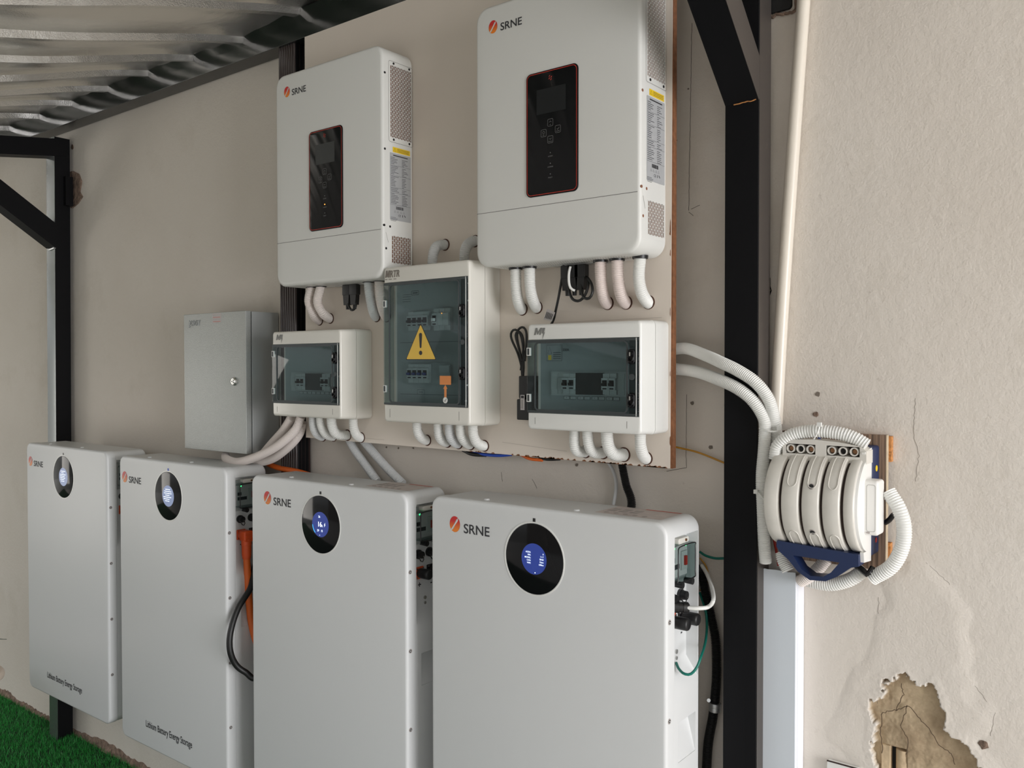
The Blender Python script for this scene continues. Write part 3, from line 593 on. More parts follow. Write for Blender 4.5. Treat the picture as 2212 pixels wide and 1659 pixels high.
# orange plug and cables of battery 2
def plug():
    R = -2.381; F = R-.0285; y = 1.668; z = YB1[1][3]-.222
    rt = empty('power_cable', (F+.03, y, z-.3), 'thick orange cable with a right-angle orange plug hanging from the second battery', 'cable')
    mb = MB(); mb.cyl((F+.003, y, z), (F+.030, y, z), .0155, .0165, 'orange', 22); mb.plate(y-.0165, y+.0165, z-.018, z+.016, .016, .045, .008, .004, side(F), 'orange'); mb.cyl((F+.03, y, z-.01), (F+.03, y, z-.075), .0165, .0145, 'orange', 22, prof=[(0, .0165), (.3, .0165), (.32, .0155), (.8, .015), (1, .0125)])
    for k in range(4): mb.box((F+.044, y-.013, z+.006-k*.008), (F+.0462, y+.013, z+.009-k*.008), 'orange')
    mb.build('plug', rt, label='orange right-angle plug')
    mb = MB(); mb.tube([(F+.03, y, z-.07), (F+.03, y+.003, z-.12), (F+.032, y+.006, z-.20), (F+.036, y+.012, z-.28), (F+.06, y+.02, z-.355), (F+.115, y+.03, z-.40), (F+.14, y+.05, z-.42)], .0112, 'orangec', 16); mb.build('cable_run', rt)
    cable('power_cable', [(F+.006, 1.714, z-.01), (F+.03, 1.712, z-.05), (F+.035, 1.69, z-.12), WX(541, 1270, -2.355), WX(514, 1315, -2.345), WX(498, 1365, -2.335), WX(497, 1405, -2.33), WX(509, 1435, -2.325), WX(530, 1452, -2.31), WX(556, 1458, -2.28)+Vector((0, 0, -.004)), (-2.262, 1.68, .735)], .0095, 'rubber', 'thick black cable looping down beside the orange cable on the second battery')
plug()
XF = None

# ------------------------------------------------------------------ inverters
def inverter(L, ztop, label, led):
    Wd = .4445; R = L+Wd; zb = ztop-.607; Y0, Y1 = 1.59, 1.7045; f = front(Y0); rt = empty('inverter', (L+Wd/2, (Y0+Y1)/2, zb), label, 'inverter')
    seam = ztop-.481
    mb = MB(); rg = []
    for i, (ins, w_) in enumerate([(.006, -(Y1-Y0)), (0, -(Y1-Y0)+.006), (0, -.008)]+[(.008*(1-math.cos(a)), -.008+.008*math.sin(a)) for a in (math.pi/8, math.pi/4, 3*math.pi/8, math.pi/2)]):
        rg.append([f(u, v, w_) for u, v in rrect(L+ins, R-ins, zb+ins*1.6, ztop-ins, .034-ins*.6, 9)])
    mb.rings(rg, 'white')
    c1 = MB(); c1.box((R-.02, 1.6185, ztop-.2365), (R+.01, 1.6975, ztop-.0485), 'white')
    c2 = MB(); c2.box((R-.02, 1.622, ztop-.5660), (R+.01, 1.694, ztop-.4945), 'white')
    b = boolcut(mb, [c1, c2]); bo = b.build('casing', rt, ang=40)
    mb = MB(); mb.box((L+.004, Y0-.0003, seam-.0006), (R-.0065, Y0+.001, seam+.0006), 'seamd'); mb.build('front_seam', rt)
    # vent grilles: real slots (bars + bridges) over a dark inside
    def grille(name, y0, y1, z0, z1, ncol, nrow, rim):
        mb = MB(); cw = (y1-y0)/ncol; bw = cw*.24; X = R
        mb.box((X-.0050, y0-.0004, z0-.0004), (X-.0035, y1+.0004, z1+.0004), 'brownhole')
        for k in range(ncol+1): y = y0+k*cw; mb.box((X-.0012, y-bw/2, z0), (X+.0003, y+bw/2, z1), 'white')
        rh = (z1-z0)/nrow
        for k in range(ncol):
            for j in range(nrow+1):
                z = z0+(j+(.5 if k % 2 else 0))*rh
                if z > z1: continue
                mb.box((X-.0012, y0+k*cw, z-.0008), (X+.0003, y0+(k+1)*cw, z+.0008), 'white')
        g = mb.build(name, rt, recalc=False)
        if rim:
            m2 = MB(); m2.ribbon(rrect(y0-.006, y1+.005, z0-.013, z1+.011, .006), .0009, side(R+.0004), 'seamd', closed=True)
            for a, b_ in ((y0+.012, z1+.006), (y1-.008, z1+.006), (y0+.012, z0-.006), (y1-.008, z0-.006)): m2.cyl((R-.001, a, b_), (R+.0012, a, b_), .0032, .003, 'black', 12)
            m2.build('grille_frame', g)
    grille('vent_grille', 1.619, 1.697, ztop-.236, ztop-.049, 14, 17, True); grille('lower_vent_grille', 1.6225, 1.6935, ztop-.5655, ztop-.495, 11, 6, False)
    for y, dz in ((1.5995, .074), (1.599, .2715), (1.596, .470), (1.6165, .4715), (1.602, .530)): m2 = MB(); m2.cyl((R-.0022, y, ztop-dz), (R+.0006, y, ztop-dz), .0034, .0032, 'brownhole' if L > -1.5 else 'black', 12); m2.build('screw_hole', rt)
    m2 = MB(); m2.ribbon([(1.601, ztop-.488), (1.610, ztop-.514)], .0008, side(R+.0005), 'seamd'); m2.build('scratch_line', rt)
    # rating label
    s = side(R+.0005); s2 = side(R+.0008); mb = MB(); mb.add([s(u, v, 0) for u, v in rrect(1.6165, 1.694, ztop-.453, ztop-.277, .002)], [tuple(range(28))], 'label'); 
    rn = random.Random(1); z = ztop-.283; mb.ribbon([(1.628, z), (1.682, z)], .0026, s2, 'ink'); z -= .006
    for blk in (5, 6, 7, 3, 7):
        for k in range(blk):
            mb.ribbon([(1.619, z), (1.619+rn.uniform(.012, .030), z)], .0011, s2, 'ink'); mb.ribbon([(1.660, z-.002), (1.660+rn.uniform(.008, .024), z-.002)], .0011, s2, 'ink'); z -= .0040
        mb.ribbon([(1.617, z), (1.693, z)], .0005, s2, 'ink'); z -= .0028
    for k in range(22): mb.ribbon([(1.638+k*.0013, z-.001), (1.638+k*.0013, z-.009)], rn.uniform(.0004, .0010), s2, 'ink')
    z -= .013
    for k in range(4): a = 1.634+k*.011; mb.ribbon([(a-.003, z-.004), (a, z+.001), (a+.003, z-.004)], .0007, s2, 'ink', closed=True)
    mb.text('CE', 1.646, z-.014, .006, s2, 'ink'); mb.ribbon([(1.662, z-.008), (1.662, z-.014)], .002, s2, 'ink'); mb.ribbon([(1.668, z-.008), (1.673, z-.013)], .002, s2, 'ink')
    for k in range(4): mb.ribbon([(1.618, z-.018-k*.003), (1.618+rn.uniform(.012, .026), z-.018-k*.003)], .0008, s2, 'ink')
    mb.build('rating_label', rt, label='silver rating label printed with small dark text')
    mb = MB(); mb.add([s(u, v, 0) for u, v in rrect(1.627, 1.691, ztop-.2745, ztop-.2610, .001)], [tuple(range(28))], 'yellow'); mb.ribbon([(1.630, ztop-.2715), (1.6345, ztop-.2635), (1.639, ztop-.2715)], .0009, s2, 'ink', closed=True)
    for k in range(3): mb.ribbon([(1.643, ztop-.2645-k*.0032), (1.687, ztop-.2645-k*.0032)], .0009, s2, 'ink')
    mb.build('caution_label', rt, label='yellow caution label')
    # control panel
    pu0, pu1, pv0, pv1 = L+.151, L+.292, ztop-.461, ztop-.184; pw, ph = pu1-pu0, pv1-pv0
    mb = MB(); mb.plate(pu0, pu1, pv0, pv1, -.001, .0022, .013, .0012, f, 'blackg', 7); pn = mb.build('control_panel', rt, label='black glass control panel with red outline')
    fp = front(Y0-.0026); mb = MB(); mb.ribbon(rrect(pu0+.0035, pu1-.0035, pv0+.0035, pv1-.0035, .0105, 7), .0015, fp, 'redline', closed=True); mb.build('red_outline', pn)
    mb = MB(); mb.add([fp(u, v, 0) for u, v in rrect(pu0+.21*pw, pu0+.775*pw, pv1-.345*ph, pv1-.145*ph, .001, 2)], [tuple(range(12))], 'lcd' if led else 'lcdoff'); mb.build('lcd_screen', pn)
    mb = MB()
    for a, b_ in ((-.0022, .003), (.0028, .0005), (-.0028, -.0022), (.0018, -.0048)): u, v = pu0+.48*pw+a, pv1-.065*ph+b_; mb.add([fp(u-.0022, v-.0018, 0), fp(u+.0010, v-.0008, 0), fp(u+.0022, v+.0022, 0), fp(u-.0008, v+.0012, 0)], [(0, 1, 2, 3)], 'redline')
    mb.build('panel_mark', pn)
    for i, (a, b_) in enumerate(((.48, .425), (.625, .488), (.35, .500), (.48, .560))):
        u, v = pu0+a*pw, pv1-b_*ph; mb = MB(); mb.ribbon(rrect(u-.0072, u+.0072, v-.0078, v+.0078, .0025, 4), .0006, fp, 'icon', closed=True)
        if i == 0: mb.ribbon([(u-.003, v+.0005), (u, v+.0035), (u+.003, v+.0005)], .0007, fp, 'icon')
        if i == 1: mb.ribbon([(u-.003, v+.001), (u-.0008, v-.001), (u+.0035, v+.0035)], .0007, fp, 'icon')
        if i == 2: mb.ribbon(circ(u, v+.0015, .0028, 12), .0006, fp, 'icon', closed=True)
        if i == 3: mb.ribbon([(u-.003, v+.003), (u, v), (u+.003, v+.003)], .0007, fp, 'icon')
        mb.text(('UP', 'ENTER', 'ESC', 'DOWN')[i], u, v-.0055, .0022, fp, 'icon', align='CENTER'); mb.build('touch_button', pn)
    for i, b_ in enumerate((.665, .75, .835)):
        mb = MB(); u, v = pu0+.48*pw, pv1-b_*ph; mb.add([fp(p, q, 0) for p, q in circ(u, v, .0013 if not (led and i == 1) else .0017, 10)], [tuple(range(10))], 'amberled' if led and i == 1 else 'icon'); mb.text(('AC/INV', 'CHARGE', 'FAULT')[i], u, v-.009, .0028, fp, 'icon', align='CENTER'); mb.build('status_light', pn)
    lm = MB(); tm = MB(); brand(lm, tm, L+.0535, ztop-.0515, .030, front(Y0-.0006)); lm.build('brand_mark', rt); tm.build('brand_lettering', rt)
    # underside perforations
    mb = MB(); un = under(zb-.0005)
    for i in range(52):
        for j in range(9):
            u = L+.05+i*.0066+(.0033 if j % 2 else 0); v = 1.612+j*.0062
            mb.add([un(u-.0018, v-.0008, 0), un(u+.0018, v-.0008, 0), un(u+.0018, v+.0008, 0), un(u-.0018, v+.0008, 0)], [(0, 1, 2, 3)], 'perf')
    mb.build('underside_perforation', rt)
    mb = MB(); mb.plate(L+.16, L+.32, 1.672, 1.700, -.001, .0012, .001, 0, un, 'zinc', 2); mb.build('port_plate', rt)
    return zb
M['seamd'] = mat('seam_dark', (.20, .19, .18), .8); M['redline'] = mat('red_outline', (.50, .035, .02), .4); M['perf'] = mat('perforation', (.22, .21, .18), .8)
ZT = .841+H
IL1, IL2 = -1.3290*1.59, -.8493*1.59
inverter(IL1, ZT, 'smaller-looking inverter on the left, amber light on its black panel', True)
inverter(IL2, ZT+.003, 'white inverter on the right, cut off by the top of the picture, its screen unlit', False)
IB = ZT-.607

# ------------------------------------------------------------------ breaker boxes
def breaker_mod(mb, u, v, w_, h, y, d, m='breaker', tog=None):
    mb.box((u, y-d*.55, v), (u+w_, y, v+h), m); mb.box((u, y-d, v+h*.22), (u+w_, y-d*.5, v+h*.78), m)
    if tog: mb.box((u+w_*.15, y-d-.0008, v+h*.40), (u+w_*.85, y-d+.002, v+h*.68), 'dark'); mb.box((u+w_*.25, y-d-.007, v+h*.42), (u+w_*.75, y-d, v+h*.55), tog); mb.box((u+w_*.2, y-d-.0007, v+h*.25), (u+w_*.8, y-d, v+h*.32), 'ink')
def db(L, R, zb, zt, d0, d1, label, col, logo, content, pt):
    Y0, YS, Y1 = 1.592, 1.646, 1.7045; cx = (L+R)/2; rt = empty('breaker_box', (cx, (Y0+Y1)/2, zb), label, 'breaker box'); f = front(Y0)
    mb = MB(); mb.plate(L-.004, R+.004, zb-.003, zt+.003, -(Y1-Y0), -(YS-Y0)-.0008, .012, .0, f, col, 5, 3, bfil=.001); mb.build('back_box', rt)
    mb = MB(); rg = []
    for ins, w_, rad in ((-.003, -(YS-Y0), .011), (-.002, -(YS-Y0)+.006, .011), (.0, -.006, .009), (.0008, -.0028, .008), (.0030, -.0006, .007), (.0065, 0, .005)): rg.append([f(u, v, w_) for u, v in rrect(L+ins, R-ins, zb+ins, zt-ins, rad, 5)])
    mb.rings(rg, col)
    c = MB(); c.box((L-.02, Y0-.02, d0), (R-.0045, Y0+.044, d1), col); boolcut(mb, [c]).build('lid', rt)
    mb = MB()
    for u in (L+.021, R-.034): mb.box((u, Y0-.0003, zb+.012), (u+.0009, Y0+.001, d0-.010), 'seamd')
    mb.build('lid_groove', rt)
    # inner plate
    yi = Y0+.040; mb = MB(); mb.plate(L+.008, R-.012, d0+.003, d1-.003, -.003, 0, .002, 0, front(yi), 'inner', 3); ip = mb.build('inner_plate', rt)
    content(ip, L, R, d0, d1, yi)
    # door: smoked tray with window
    mb = MB(); e0, e1 = d0+.0012, d1-.0012; wl, wr = L+.024, R-.034
    fr = rrect(wl, wr, e0+.008, e1-.008, .008, 5)
    mb.plate(L-.0008, R-.006, e0, e1, -.003, .0008, .002, .0012, f, 'smoke', 3); mb.box((L-.0008, Y0+.0032, e0), (L+.0012, Y0+.036, e1), 'smoke'); dr = mb.build('door', rt, label='smoked transparent door')
    mb = MB(); o = [rrect(wl-k, wr+k, e0+.008-k, e1-.008+k, .008+k, 6) for k in (0, .0035)]
    for w0, q in ((.0008, 0), (.0026, 0)): pass
    mb.rings([[f(a, b, w_) for a, b in o[i]] for i, w_ in ((0, .0004), (0, .0024), (1, .0024), (1, .0004))], 'smokedark', closed=True); mb.build('window_frame', dr)
    mb = MB(); mb.box((L+.001, Y0-.0012, e1-.0055), (R-.006, Y0+.006, e1), 'smokedark'); mb.box((L+.001, Y0-.0012, e0), (R-.006, Y0+.006, e0+.005), 'smokedark'); mb.box((R-.0305, Y0+.004, e0+.005), (R-.009, Y0+.010, e1-.0055), 'smokedark'); mb.build('door_rail', dr)
    mb = MB(); mb.box((R-.0115, Y0-.0016, e0), (R-.0100, Y0-.0002, e1), 'offw'); mb.build('painted_door_highlight', dr)  # off-white strip painted as a highlight along the door edge
    hh = e1-e0; tall = hh > .25
    for zc in ((e0+hh*.26, e0+hh*.74) if tall else (e0+hh*.20, e0+hh*.76)):
        mb = MB(); mb.plate(R-.029, R-.013, zc-.016, zc+.016, .0005, .006, .006, .0025, f, 'blackg', 5)
        mb.cyl((R-.021, Y0-.005, zc+.006), (R-.021, Y0-.010, zc+.006), .0065, .0055, 'blackg', 16); mb.tube([(R-.027, Y0-.007, zc-.002), (R-.024, Y0-.009, zc-.010), (R-.017, Y0-.009, zc-.010), (R-.0145, Y0-.007, zc-.002)], .0018, 'blackg', 6); mb.box((R-.0225, Y0-.0108, zc+.001), (R-.0195, Y0-.0098, zc+.009), 'silver'); mb.build('latch', dr)
    mb = MB(); mb.cyl((R-.0215, Y0, (e0+e1)/2), (R-.0215, Y0-.0018, (e0+e1)/2), .007, .0065, 'smokedark', 18); mb.build('lock_boss', dr)
    for zc in ((e0+hh*.13, e0+hh*.83) if tall else (e0+hh*.20, e0+hh*.84)):
        mb = MB(); mb.box((L-.0015, Y0-.0018, zc-.009), (L+.0085, Y0+.004, zc+.009), 'offw'); mb.box((L+.0015, Y0-.0030, zc-.0072), (L+.0065, Y0-.0010, zc+.0072), 'smokedark'); mb.build('hinge', dr)
    logo(rt, L, zt, front(Y0-.0005))
    return dr
def em(mb, u, v, h, mp, m, sh=.28, wd=1.05, ext=.0004):
    w_ = h*wd; t = .27*h; pts = [(0, 0), (0, h), (t*1.15, h), (w_/2, h*.42), (w_-t*1.15, h), (w_, h), (w_, 0), (w_-t, 0), (w_-t, h*.62), (w_/2+t*.25, h*.06), (w_/2-t*.25, h*.06), (t, h*.62), (t, 0)]
    mb.prism([(u+a+b*sh, v+b) for a, b in pts], mp, 0, ext, m); return w_
def logo_m(shiny=False):
    def fn(rt, L, zt, mp):
        mb = MB(); em(mb, L+.019, zt-.0245, .0160, mp, 'mark', wd=1.15)
        u, v = L+.0425, zt-.009; mb.add([mp(a, b, .0003) for a, b in ((u, v), (u+.0075, v), (u+.0045, v-.010), (u+.0065, v-.010), (u-.0005, v-.026), (u+.0015, v-.0125), (u-.002, v-.0125))], [(0, 1, 2, 3, 4, 5, 6)], 'mark'); mb.build('maker_logo', rt)
    return fn
def logo_mrtr(rt, L, zt, mp):
    mb = MB(); em(mb, L+.006, zt-.026, .0180, mp, 'markl', sh=.2, wd=.85); mb.text('RTR', L+.0225, zt-.026, .0180, mp, 'markl', sx=.80, shear=.2, bold=.02, ext=.0004)
    for u, w_ in ((.006, .008), (.019, .012), (.037, .010)): mb.ribbon([(L+u, zt-.031), (L+u+w_, zt-.031)], .0018, mp, 'markl')
    mb.build('maker_logo', rt)
M['markl'] = mat('logo_taupe', (.20, .175, .15), .5)
def row_content(split):
    def fn(ip, L, R, d0, d1, yi):
        w0 = L+.043; n = 12; pw = (R-L-.085)/12; h = .046; v = d0+.040+(.004 if split else 0)
        mb = MB(); mb.box((w0-.004, yi-.003, v-.004), (w0+n*pw+.004, yi, v+h+.004), 'breaker'); mb.build('module_strip', ip)
        for k in (0, 1, 2, 3, 8, 9, 10, 11):
            mb = MB(); tg = k in (2, 3, 8, 9); breaker_mod(mb, w0+k*pw+.0004, v, pw-.0008, h, yi-.003, .014 if tg else .005, 'breaker', 'dark' if tg else None); mb.build('breaker' if tg else 'blank_module', ip)
        mb = MB(); mb.box((w0+4*pw, yi-.012, v-.001), (w0+8*pw, yi-.003, v+h+.001), 'blacklab'); mb.build('dark_module_block', ip)
        for k in range(4):
            for j in range(2):
                mb = MB(); u = w0+(1.9+k*2.15+j)*pw-.002; mb.box((u, yi-.0012, v-.0125), (u+pw*.85, yi, v-.0055), 'breaker'); mb.ribbon(rrect(u, u+pw*.85, v-.0125, v-.0055, .0003, 2), .0006, front(yi-.0014), 'ink', closed=True); mb.text('+-'[j], u+pw*.28, v-.0108, .004, front(yi-.0014), 'ink'); mb.build('polarity_tag', ip)
        if split:
            mb = MB(); u, z = L+.026, d1-.048; mb.add([front(yi-.0006)(a, b, 0) for a, b in ((u, z), (u+.042, z), (u+.042, z+.036), (u, z+.036))], [(0, 1, 2, 3)], 'inner'); fm = front(yi-.0010)
            mb.ribbon([(u, z), (u+.042, z), (u+.042, z+.036), (u, z+.036)], .0006, fm, 'ink', closed=True); mb.ribbon([(u+.003, z+.016), (u+.008, z+.032), (u+.014, z+.016)], .0008, fm, 'ink', closed=True)
            mb.add([fm(u+.004, z+.002, 0), fm(u+.013, z+.002, 0), fm(u+.013, z+.013, 0), fm(u+.004, z+.013, 0)], [(0, 1, 2, 3)], 'yellow')
            for k in range(4): mb.ribbon([(u+.018, z+.005+k*.0045), (u+.039, z+.005+k*.0045)], .0012, fm, 'ink')
            mb.text('200A', u+.044, z+.022, .006, fm, 'ink'); mb.build('warning_sheet', ip)
    return fn
def tall_content(ip, L, R, d0, d1, yi):
    h = .048; m0 = L+.060
    for row, (v, tgs) in enumerate(((d1-.125, 'dark'), (d0+.058, 'blue'))):
        mb = MB(); mb.box((L+.04, yi-.003, v-.004), (R-.05, yi, v+h+.004), 'inner'); mb.ribbon([(L+.02, v-.03), (R-.045, v-.03)], .0008, front(yi-.0006), 'ink'); mb.build('module_strip', ip)
        for k in range(4):
            mb = MB(); breaker_mod(mb, m0+k*.0185, v, .0178, h, yi-.003, .014, 'breaker', tgs); mb.build('breaker', ip)
    for k in range(3):
        mb = MB(); breaker_mod(mb, m0+.092+k*.019, d1-.127, .018, .055, yi-.003, .018, 'breaker', 'offw' if k == 0 else None)
        if k == 2: mb.prism(circ(m0+.128, d1-.085, .0012, 8), front(yi-.022), 0, .0005, 'amberled')
        mb.build('relay_module', ip)
    mb = MB(); mb.box((m0+.108, yi-.010, d0+.058), (m0+.145, yi-.003, d0+.104), 'inner'); mb.box((m0+.110, yi-.012, d0+.085), (m0+.143, yi-.010, d0+.102), 'greyside'); mb.build('meter_module', ip)
    mb = MB(); fm = front(yi-.0006); mb.ribbon(rrect(L+.082, L+.108, d0+.028, d0+.040, .001, 2), .0006, fm, 'ink', closed=True); mb.ribbon([(L+.088, d0+.034), (L+.102, d0+.034)], .001, fm, 'ink'); mb.build('paper_tag', ip)
    mb = MB(); mb.ribbon(rrect(L+.062, L+.088, d1-.032, d1-.022, .001, 2), .0010, fm, 'ink', closed=True); mb.ribbon([(L+.066, d1-.027), (L+.084, d1-.027)], .002, fm, 'ink')
    for k in range(4): mb.ribbon([(L+.030, d1-.030-k*.006), (L+.060, d1-.030-k*.006)], .0008, fm, 'ink')
    mb.build('warning_sheet', ip)
k = 1.592
db(-.7530*k, -.5680*k, H-.0885*k, H+.0610*k, H-.104, H+.0625, 'off-white breaker box on the right, below the right inverter, beside a black adapter', 'offw', logo_m(), row_content(True), None)
db(-1.3430*k, -1.1545*k, H-.0893*k, H+.0655*k, H-.1045, H+.0675, 'smallest breaker box on the left, overlapping the grey metal enclosure', 'cream', logo_m(), row_content(False), None)
L3, R3 = -1.0475*k, -.8625*k
dr3 = db(L3, R3, H-.0890*k, H+.1625*k, H-.098, H+.2195, 'tall breaker box in the middle with a yellow warning triangle on its door', 'cream', logo_mrtr, tall_content, None)
def mrtr_stickers():
    f0 = front(1.592-.0012); f1 = front(1.592-.0016); f2 = front(1.592-.0020)
    def P(px, py): p = W(px, py, 1.5905); return (p.x, p.z)
    a, b, c = P(909, 701), P(878, 776), P(941, 776); cx = (b[0]+c[0])/2; ap = (cx, a[1])
    def rtri(o, rad=.004):
        V = [(cx, a[1]+o*2.0), (b[0]-o*1.5, b[1]-o), (c[0]+o*1.5, c[1]-o)]; pts = []
        for i in range(3):
            p = Vector((*V[i], 0)); q = (Vector((*V[i-1], 0))-p).normalized(); r = (Vector((*V[(i+1) % 3], 0))-p).normalized()
            for t in (0, .25, .5, .75, 1): s = p+q*rad*(1-t)**2+r*rad*t**2; pts.append((s.x, s.y))
        return pts
    mb = MB(); mb.prism(rtri(.0018), f0, 0, .0004, 'ink'); mb.prism(rtri(-.0002), f1, 0, .0004, 'yellowm')
    h = a[1]-b[1]; mb.rings([[f2(cx+u*s_, b[1]+h*v, .0004*q) for u, v in ((-.0022, .34), (-.0040, .70), (-.0030, .745), (0, .76), (.0030, .745), (.0040, .70), (.0022, .34), (0, .315))] for s_, q in ((1.3, 0), (1.3, 1))], 'ink')
    mb.prism(circ(cx, b[1]+h*.18, .0055, 20), f2, 0, .0004, 'ink'); mb.build('warning_triangle', dr3, label='yellow warning triangle with black exclamation mark')
    u0, v0 = P(950, 831); u1, v1 = P(974, 812); mb = MB(); mb.plate(u0, u1, v0, v1, 0, .0005, .001, 0, f0, 'orangel', 3); xm = (u0+u1)/2; ve = P(962, 862)[1]
    for kk in range(4): mb.ribbon([(u0+.004, v1-.004-kk*.0045), (u1-.004, v1-.004-kk*.0045)], .0012, f1, 'sticker')
    mb.prism([(xm-.0035, ve), (xm+.0035, ve), (xm+.0035, v0-.010), (xm+.007, v0-.010), (xm, v0), (xm-.007, v0-.010), (xm-.0035, v0-.010)], f0, 0, .0004, 'orangel')
    mb.prism(circ(xm, ve-.003, .0075, 24), f1, 0, .0004, 'offw'); mb.ribbon([(xm-.004, ve-.003), (xm-.001, ve-.0065), (xm+.004, ve+.001)], .0018, f2, 'navy'); mb.build('test_button_tag', dr3, label='orange arrow sticker with a round tick mark')
    for i, (px, py) in enumerate(((1014, 612), (1014, 649), (1012, 832), (1009, 866))):
        p = W(px, py, 1.596); mb = MB(); mb.cyl((p.x-.0025, 1.600, p.z), (p.x-.0025, 1.594, p.z), .003, .002, 'offw', 10); mb.build('peg', dr3)
M['yellowm'] = mat('warning_yellow', (.80, .52, .08), .5); M['orangel'] = mat('orange_sticker', (.70, .25, .07), .5)
mrtr_stickers()

# ------------------------------------------------------------------ grey enclosure
def jordy():
    Yd, Yg, Yb, Y1 = 1.650, 1.668, 1.674, 1.775
    p = W(397, 680, Yd); q = W(528, 981, Yd); L, R, zt, zb = p.x, W(530, 671, Yd).x+.0015, W(397, 680, Yd).z, W(460, 974, Yd).z
    rt = empty('metal_enclosure', ((L+R)/2, 1.71, zb), 'grey hammered metal enclosure with round key lock, above the second battery', 'enclosure')
    mb = MB(); mb.plate(L, R, zb, zt, -(Yg-Yd), 0, .0015, .0012, front(Yd), 'greybox', 3); dr = mb.build('door', rt)
    mb = MB(); mb.box((L+.012, Yg, zb+.008), (R-.010, Yb+.001, zt-.008), 'dark'); mb.build('door_gap_shade', rt)  # dark filler block: shade in the gap behind the door given as colour
    mb = MB(); mb.plate(L+.001, R-.001, zb+.001, zt-.001, -(Y1-Yd), -(Yb-Yd), .0015, .0012, front(Yd), 'greyside', 3); mb.build('body', rt)
    c = W(507, 824, Yd); mb = MB(); mb.cyl((c.x, Yd, c.z), (c.x, Yd-.008, c.z), .0125, .009, 'silver', 28, prof=[(0, .0135), (.3, .0135), (.45, .0115), (1, .0095)]); mb.cyl((c.x, Yd-.0078, c.z), (c.x, Yd-.010, c.z), .0065, .006, 'silver', 20); mb.cyl((c.x, Yd-.0098, c.z), (c.x, Yd-.0102, c.z), .0028, .0028, 'dark', 12); mb.build('key_lock', dr, label='round chrome key lock')
    t = W(409, 704, Yd); mb = MB(); mb.text('JORDY', t.x, t.z, .0185, front(Yd-.0002), 'greyside', sx=.80, bold=.01, ext=.0030); mb.build('embossed_name', dr)
    a, b = W(459, 676, Yd), W(478, 696, Yd); mb = MB(); mb.plate(a.x, b.x, b.z, a.z-.002, 0, .0005, .0005, 0, front(Yd), 'labelp', 2)
    for kk in range(4): mb.ribbon([(a.x+.004, a.z-.008-kk*.007), (b.x-.004, a.z-.008-kk*.007)], .0016, front(Yd-.0008), 'redlab' if kk % 2 else 'label')
    mb.build('inspection_sticker', dr, label='small translucent pink sticker')
M['labelp'] = mat('pink_sticker', (.52, .47, .46), .4)
jordy()

# ------------------------------------------------------------------ conduits
holes = []
def conduit(pts, label, group=None, r=.0135, m='pipe', pitch=.0036, hole=True, amp=.095, name='corrugated_conduit', flange=None):
    P = [W(*p) if isinstance(p, tuple) else p for p in pts]
    if hole:
        e_ = P[-1]; P[-1] = Vector((e_.x, BF-.003, e_.z)); P.append(Vector((e_.x+.001, BF+.006, e_.z)))
    mb = MB(); mb.tube(P, r, m, 18, corr=pitch, amp=amp); k = dict(label=label, category='conduit')
    if group: k['group'] = group
    o = mb.build(name, **k)
    if hole:
        h = MB(); h.rings([[(e_.x+.001+q*math.cos(a), BF-w_, e_.z+q*math.sin(a)) for a in [2*math.pi*i/28 for i in range(28)]] for q, w_ in ((r*.9, .0004), (r+.0022, .0008), (r+.0024, -.0005))], 'crackb', caps=False); h.build('pipe_hole', board_o)
    if flange:
        h = MB(); h.cyl(P[0]+Vector((0, 0, .004)), P[0]-Vector((0, 0, .003)), r+.004, r+.003, 'black', 22); h.build('collar', o)
    return o
M['crackb'] = mat('hole_brown', (.10, .045, .03), .9)
YI = 1.652
for (a, b, c, d), lab, mt_, g in (
  (((673,622),(667,651),(677,678),(690,692)), 'leftmost white conduit below the left inverter', 'pipebeige', 0),
  (((693,621),(686,652),(697,676),(713,688)), 'second conduit from the left below the left inverter', 'pipebeige', 0),
  (((796,612),(799,640),(805,668),(813,684)), 'grey-white conduit below the left inverter just right of its black plugs', 'pipegrey', 0),
  (((819,609),(821,640),(826,666),(835,684)), 'pinkish conduit below the left inverter, touching the tall breaker box', 'pipebeige', 0),
  (((1114,586),(1115,620),(1119,650),(1128,668)), 'leftmost white conduit below the right inverter', 'pipe', 0),
  (((1144,583),(1145,616),(1150,645),(1160,664)), 'second white conduit from the left below the right inverter', 'pipe', 0),
  (((1297,569),(1298,605),(1302,635),(1312,655)), 'pinkish conduit below the right inverter nearest to its black plugs', 'pipep', 0),
  (((1333,566),(1335,600),(1341,635),(1352,654)), 'pinkish conduit in the middle of the right three below the right inverter', 'pipep', 0),
  (((1383,561),(1380,598),(1386,632),(1400,653)), 'rightmost white conduit below the right inverter', 'pipe', 0)):
    if 'pipep' not in M: M['pipep'] = mat('conduit_pale_pink', (.76, .66, .62), .42)
    p0 = W(*a, YI); p0 = Vector((p0.x, YI, IB+.001)); conduit([p0, W(*b, YI), W(*c, YI+.014), W(*d, BF)], lab, 'conduits below the inverters', m=mt_, flange=True)
zdb = {0: H-.0893*k, 1: H-.089*k, 2: H-.0885*k}
